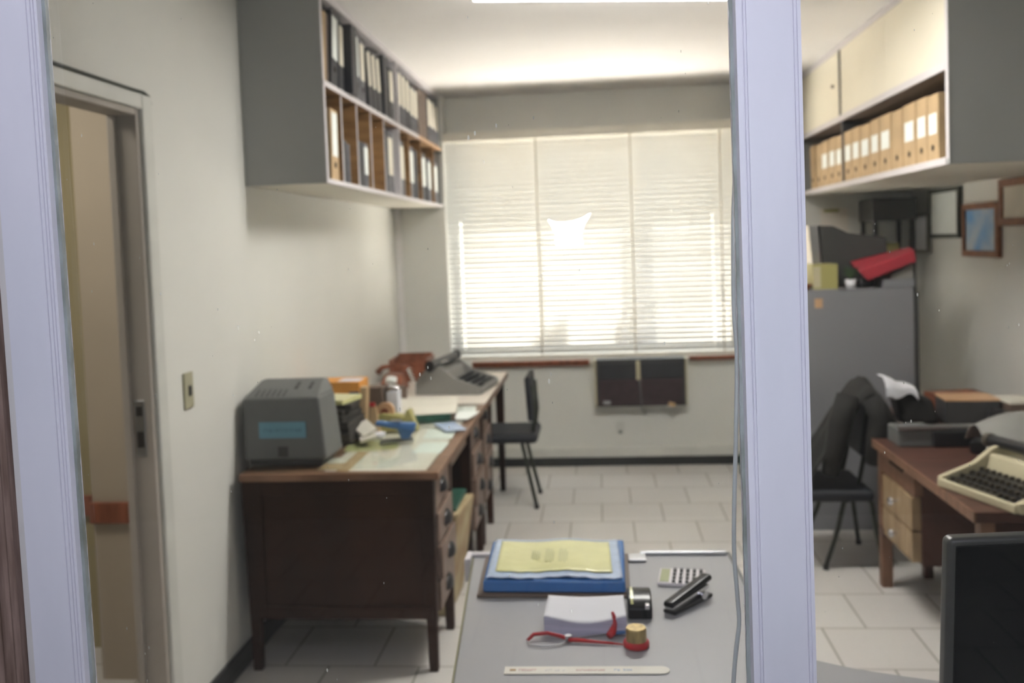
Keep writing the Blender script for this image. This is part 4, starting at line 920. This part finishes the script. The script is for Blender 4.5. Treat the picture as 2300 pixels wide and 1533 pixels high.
# white stack
def stack(u, v, top=True):
    return None
ps = T('paper_pad', 'curling stack of white paper in front of the blue folder', 'paper stack', (-.05, 2.045, ZF))
def pf(u, v):
    x = -.140+u*.172+.006*(1-v)*(u-.5); y = 1.985+v*.120
    z = ZF+.040-.016*math.sin(math.pi*min(1, max(0, u*1.0)))**1.2*(1-.75*v)
    return (x, y, z)
b = MB(); nu, nv = 24, 10
vs = [pf(i/nu, j/nv) for j in range(nv+1) for i in range(nu+1)]; m_ = len(vs)
vs += [(x, y, ZF) for x, y, z in vs]
fs = [(j*(nu+1)+i, j*(nu+1)+i+1, (j+1)*(nu+1)+i+1, (j+1)*(nu+1)+i) for j in range(nv) for i in range(nu)]
fs += [tuple(reversed([q+m_ for q in f_])) for f_ in fs[:]]
bd = list(range(nu+1))+[j*(nu+1)+nu for j in range(1, nv+1)]+[nv*(nu+1)+i for i in range(nu-1, -1, -1)]+[j*(nu+1) for j in range(nv-1, 0, -1)]
for q in range(len(bd)):
    a, c_ = bd[q], bd[(q+1) % len(bd)]; fs.append((c_, a, a+m_, c_+m_))
K['padside'] = mat('lilac_paper_edges', (.50, .49, .60), .7, col2=(.34, .33, .43), scale=10, stretch=(1, 1, 45))
b.add(vs, fs).build('sheets', 'padside', ps)
MB().grid(lambda u, v: tuple(Vector(pf(u, v))+Vector((0, 0, .0012))), 24, 10, .001).build('top_sheet', 'paper', ps, smooth=True)
# hole punch
o = T('tape_holder', 'small glossy black desk holder with a yellow stripe beside the white paper stack', 'holder', (.07, 2.13, ZF))
MB().prism([(2.065, ZF), (2.17, ZF), (2.17, ZF+.028), (2.155, ZF+.040), (2.125, ZF+.044), (2.09, ZF+.037), (2.067, ZF+.025)], 'X', .040, .095).build('body', 'gloss', o, bev=.005, seg=3)
MB().prism([(2.078, ZF+.031), (2.09, ZF+.0385), (2.125, ZF+.0455), (2.155, ZF+.0415), (2.155, ZF+.038), (2.125, ZF+.042), (2.09, ZF+.035)], 'X', .047, .053).build('stripe', 'yellow', o)
MB().box(.078, .089, 2.066, 2.080, ZF+.022, ZF+.034).build('chrome_tab', 'chrome', o, bev=.002)
# black stapler
o = T('stapler', 'open black stapler lying right of the black holder on the grey table', 'stapler', (.182, 2.155, ZF), rz=0)
o.rotation_euler[2] = R(50); o.scale = (.90, .95, .75)
MB().box(-.085, .085, -.018, .018, 0, .012).build('base', 'black', o, bev=.004)
MB().hexa([(-.085, -.013, .016), (.075, -.013, .030), (.075, .013, .030), (-.085, .013, .016)], [(-.085, -.013, .024), (.075, -.013, .042), (.075, .013, .042), (-.085, .013, .024)]).build('magazine', 'chrome', o, bev=.002)
MB().hexa([(-.09, -.016, .020), (.090, -.016, .052), (.090, .016, .052), (-.09, .016, .020)], [(-.09, -.014, .038), (.088, -.014, .070), (.088, .014, .070), (-.09, .014, .038)]).build('arm', 'gloss', o, bev=.007, seg=3)
MB().cyl((.045, -.020, .018), (.045, .020, .018), .013).build('hinge_pin', 'chrome', o)
# calculator
o = T('calculator', 'small grey calculator behind the black stapler on the grey table', 'calculator', (.18, 2.305, ZF), rz=-8)
MB().hexa([(-.058, -.045, 0), (.058, -.045, 0), (.058, .045, 0), (-.058, .045, 0)], [(-.056, -.043, .009), (.056, -.043, .009), (.056, .043, .016), (-.056, .043, .016)]).build('case', 'greyedge', o, bev=.003)
MB().hexa([(-.052, -.036, .0095), (-.030, -.036, .0095), (-.030, .036, .0150), (-.052, .036, .0150)], [(-.052, -.036, .0110), (-.030, -.036, .0110), (-.030, .036, .0165), (-.052, .036, .0165)]).build('display', 'ink', o)
kb = MB()
for i in range(5):
    for j in range(4):
        x = -.018+i*.016; y = -.032+j*.021; z = .0105+(y+.043)*.08
        kb.box(x-.004, x+.004, y-.008, y+.008, z-.002, z+.003)
kb.build('buttons', 'cabdark', o, bev=.001)
# scissors
o = T('scissors', 'slim red-handled scissors lying in front of the white paper stack', 'scissors', (-.05, 1.96, ZF))
MB().tube([(-.177, 1.945, ZF+.004), (-.165, 1.962, ZF+.010), (-.135, 1.965, ZF+.012), (-.105, 1.955, ZF+.009), (-.09, 1.948, ZF+.006)], [.003, .004, .004, .004, .0035], 8).build('handle', 'red', o, smooth=True)
MB().tube([(-.177, 1.945, ZF+.004), (-.172, 1.928, ZF+.003), (-.145, 1.920, ZF+.003), (-.11, 1.926, ZF+.003), (-.09, 1.940, ZF+.004)], .0016, 8).build('wire_loop', 'metal', o, smooth=True)
MB().tube([(-.09, 1.946, ZF+.006), (-.04, 1.940, ZF+.005), (.025, 1.930, ZF+.003)], [.005, .004, .002], 8).build('lower_blade', 'red', o, smooth=True)
MB().hexa([(-.095, 1.955, ZF+.002), (.0, 1.985, ZF+.002), (.0, 1.992, ZF+.002), (-.095, 1.966, ZF+.002)], [(-.095, 1.955, ZF+.005), (.0, 1.985, ZF+.005), (.0, 1.992, ZF+.005), (-.095, 1.966, ZF+.005)]).build('upper_blade', 'chrome', o)
MB().cyl((-.090, 1.950, ZF), (-.090, 1.950, ZF+.014), .007).build('pivot', 'metal', o, smooth=False)
o = T('pen', 'red-capped pen standing out between the scissors and the brass weight', 'pen', (.0, 1.975, ZF))
MB().tube([(-.004, 1.965, ZF+.006), (.004, 1.975, ZF+.010), (.010, 1.985, ZF+.024), (.008, 1.99, ZF+.040), (.005, 1.99, ZF+.048)], [.007, .009, .005, .004, .003], 10).build('cap', 'red', o, smooth=True)
MB().tube([(.010, 1.975, ZF+.008), (.034, 1.985, ZF+.006)], .004, 8).build('barrel', 'bluepl', o, smooth=True)
# brass weight
o = T('brass_stamp', 'brass cylinder with a red rim standing beside the scissors', 'stamp', (.053, 1.93, ZF))
MB().lathe([(0, 0), (.0265, 0), (.0275, .004), (.0265, .011), (.0225, .013), (0, .013)], (.053, 1.93, ZF)).build('rim', 'red', o, smooth=True)
MB().lathe([(.0215, .012), (.0215, .037), (.0200, .040), (0, .040)], (.053, 1.93, ZF), 40).build('cylinder', 'brass', o, smooth=False)
# ruler
o = T('ruler', 'white ruler with red and grey print along the near edge of the grey table', 'ruler', (-.05, 1.814, ZF), rz=0)
o.rotation_euler[2] = R(1.2)
rp = [(-.163, -.016), (.148, -.016)]+[(.148+.016*math.sin(a), -.016*math.cos(a)) for a in [math.pi*k/8 for k in range(1, 8)]]+[(.148, .016), (-.163, .016)]
MB().prism(rp, 'Z', 0, .0022).build('strip', 'offwhite', o, bev=.0006)
def flat(x, wds, h, w, m, y=-.004):
    b = MB(); cx = x
    for nch in wds:
        for _ in range(nch):
            t = random.random(); b.box(cx, cx+w*.22, y, y+h, .0022, .0026)
            if t < .6: b.box(cx, cx+w*.75, y+h*.8, y+h, .0022, .0026)
            if t > .3: b.box(cx, cx+w*.75, y, y+h*.2, .0022, .0026)
            if t > .5: b.box(cx+w*.55, cx+w*.77, y, y+h, .0022, .0026)
            cx += w
        cx += w
    b.build('print', m, o)
MB().box(-.152, -.140, -.004, .004, .0022, .0027).build('emblem', 'brownink', o)
flat(-.134, [7], .008, .0052, 'redink'); flat(-.082, [3, 2, 1], .006, .005, 'greyedge'); flat(-.020, [12], .006, .0048, 'redink'); flat(.055, [2, 3], .007, .006, 'bluepale')

# ------------------------------------------------------------------ round-cornered desk with monitor on the right
dr = T('monitor_desk', 'round-cornered pale grey desk at the lower right, under the black monitor', 'desk', (.8, 1.6, 0))
pr = [(.392, 1.23), (1.4, 1.23), (1.4, 1.77), (1.0, 1.775), (.70, 1.79), (.62, 1.808), (.569, 1.824), (.493, 1.851), (.45, 1.872), (.409, 1.895), (.392, 1.903)]
MB().prism(pr, 'Z', .715, .74).build('top', 'greytop', dr, bev=.003)
for x, y in ((.47, 1.30), (1.3, 1.30), (1.3, 1.7), (.6, 1.7)): MB().box(x-.015, x+.015, y-.015, y+.015, 0, .715).build('leg', 'greymach', dr)
mo = T('monitor', 'large glossy black flat monitor at the lower right corner', 'monitor', (.78, 1.47, .74))
zt, zb = 1.128, .79
MB().hexa([(.500, 1.44, zb), (1.04, 1.44, zb), (1.04, 1.475, zb), (.500, 1.475, zb)], [(.515, 1.452, zt), (1.04, 1.452, zt+.02), (1.04, 1.485, zt+.02), (.515, 1.485, zt)]).build('frame', 'bezel', mo, bev=.010, seg=4)
MB().hexa([(.511, 1.4365, zb+.01), (1.03, 1.4365, zb+.01), (1.03, 1.45, zb+.01), (.511, 1.45, zb+.01)], [(.5255, 1.4485, zt-.010), (1.03, 1.4485, zt+.01), (1.03, 1.462, zt+.01), (.5255, 1.462, zt-.010)]).build('screen', 'gloss', mo, bev=.002)
MB().box(.74, .84, 1.475, 1.52, .75, .95).build('neck', 'bezel', mo, bev=.006)
MB().lathe([(0, 0), (.13, 0), (.13, .008), (.10, .016), (0, .018)], (.79, 1.50, .741), 36).build('foot', 'black', mo, smooth=True)
o = T('desk_phone', 'rounded black handset just left of the black monitor', 'telephone', (.64, 1.80, .74))
MB().lathe([(0, .052), (.035, .049), (.062, .036), (.072, .016), (.068, 0), (0, 0)], (.665, 1.725, .7405), 28).build('shell', 'bezel', o, smooth=True)

# ------------------------------------------------------------------ light switch
o = T('light_switch', 'ivory light switch plate on the left wall beside the doorway', 'switch', (XL, 3.07, 1.08))
MB().box(XL, XL+.008, 3.035, 3.105, 1.075, 1.20).build('plate', 'switch', o, bev=.003)
MB().box(XL+.008, XL+.014, 3.063, 3.08, 1.12, 1.155).build('rocker', 'cabdark', o, bev=.002)

# ------------------------------------------------------------------ glazed partition in front
def post(name, x0, x1, za, zb, y0, y1, m, grooves=(), lean=0, flip=False):
    """upright whose front face carries shallow moulded grooves"""
    pts = [(x0, y1), (x0, y0)]
    for g in sorted(grooves): pts += [(g-.0009, y0), (g-.0004, y0+.0022), (g+.0004, y0+.0022), (g+.0009, y0)]
    pts += [(x1, y0), (x1, y1)]
    b = MB().prism(pts, 'Z', za, zb)
    o = b.build(name, m); o.rotation_euler[1] = R(lean); return st(o)
# centre mullion
post('trim_7', .1725, .2465, .7, 2.35, 1.125, 1.19, 'post', (.1800, .1835, .2375, .2415), -.25)
# left upright: broad face with mouldings, bare wood strip outside
post('trim_8', -.7485, -.680, .7, 2.35, 1.135, 1.162, 'post', (-.6940, -.6885, -.6845), -.7)
post('trim_9', -.7640, -.7490, .7, 2.35, 1.146, 1.19, 'greyedge', (), -.7)
post('trim_10', -.84, -.765, .7, 2.35, 1.135, 1.19, 'outerwood', (-.775, -.79), -.7)
st(MB().box(-.95, -.855, 1.10, 1.19, .7, 2.35).build('trim_11', 'corridor'))
# putty lines at the glass
def putty(name, x, w, zlo, zhi, lean, y, seed):
    b = MB(); random.seed(seed); n = 260; vs = []; ww = w
    for i in range(n+1):
        z = zlo+(zhi-zlo)*i/n; xx = x+(z-.7)*math.tan(R(lean))
        ww = ww*.75+.25*w*random.uniform(.55, 1.5)
        vs += [(xx, y, z), (xx+ww, y-.0005, z), (xx+ww*.9, y+.008, z), (xx, y+.008, z)]
    fs = []
    for i in range(n):
        for k in range(4):
            a = i*4+k; c_ = i*4+(k+1) % 4; fs.append((a, c_, c_+4, a+4))
    b.add(vs, fs); return st(b.build(name, 'putty'))
putty('trim_12', .1730, -.0045, .7, 2.35, -.25, 1.150, 3)
putty('trim_13', .2460, .0022, .7, 2.35, -.25, 1.150, 5)
putty('trim_14', -.6805, .0050, .7, 2.35, -.7, 1.146, 9)
# panes
w2 = st(MB().box(-.70, .172, 1.160, 1.164, .7, 2.35).build('window_2', 'glass'))
w3 = st(MB().box(.248, 1.6, 1.160, 1.164, .7, 2.35).build('window_3', 'glass'))
post('trim_15', 1.6, 1.68, .7, 2.35, 1.12, 1.21, 'post', (1.607, 1.673), 0)
# hanging cable
cp = [(.1745, 1.20, 2.3), (.175, 1.2, 1.876), (.176, 1.2, 1.782), (.1785, 1.2, 1.727), (.172, 1.2, 1.661), (.169, 1.2, 1.583), (.168, 1.2, 1.504), (.170, 1.2, 1.447), (.166, 1.2, 1.333), (.162, 1.2, 1.247), (.161, 1.2, 1.189), (.1640, 1.2, 1.131), (.165, 1.2, 1.102), (.161, 1.2, 1.072), (.156, 1.2, 1.024), (.152, 1.2, .95), (.150, 1.205, .7)]
def smoothpath(p, k=5):
    out = []
    for i in range(len(p)-1):
        a, b, c_, d_ = [Vector(p[max(0, min(len(p)-1, i+j))]) for j in (-1, 0, 1, 2)]
        for t in [q/k for q in range(k)]:
            out.append(.5*((2*b)+(c_-a)*t+(2*a-5*b+4*c_-d_)*t*t+(3*b-a-3*c_+d_)*t**3))
    out.append(Vector(p[-1])); return out
tag(MB().tube(smoothpath(cp), .0028, 12).build('hanging_cable', 'cable', smooth=True), 'grey cable hanging down inside the glass beside the centre post', 'cable')
# camera flash whose mirror image shows in the glass
o = T('camera_flash', 'small lit flash lamp facing the glass, mirrored as a white burst on it', 'flash lamp', (-.076, -.04, 1.60))
MB().box(-.106, -.046, -.06, -.012, 1.60, 1.645).build('case', 'black', o, bev=.004)
burst_shape = [(-52, -36), (-28, -26), (14, -28), (44, -38), (66, -50), (46, -16), (36, 10), (42, 34), (14, 40), (-20, 44), (-34, 30), (-30, 6)]  # glowing lens outline shaped after the burst reflected in the glass
MB().prism([(-.076+px*.00111*.8, 1.624-py*.00111*.8) for px, py in burst_shape], 'Y', -.0125, -.010).build('lens', 'flash', o)
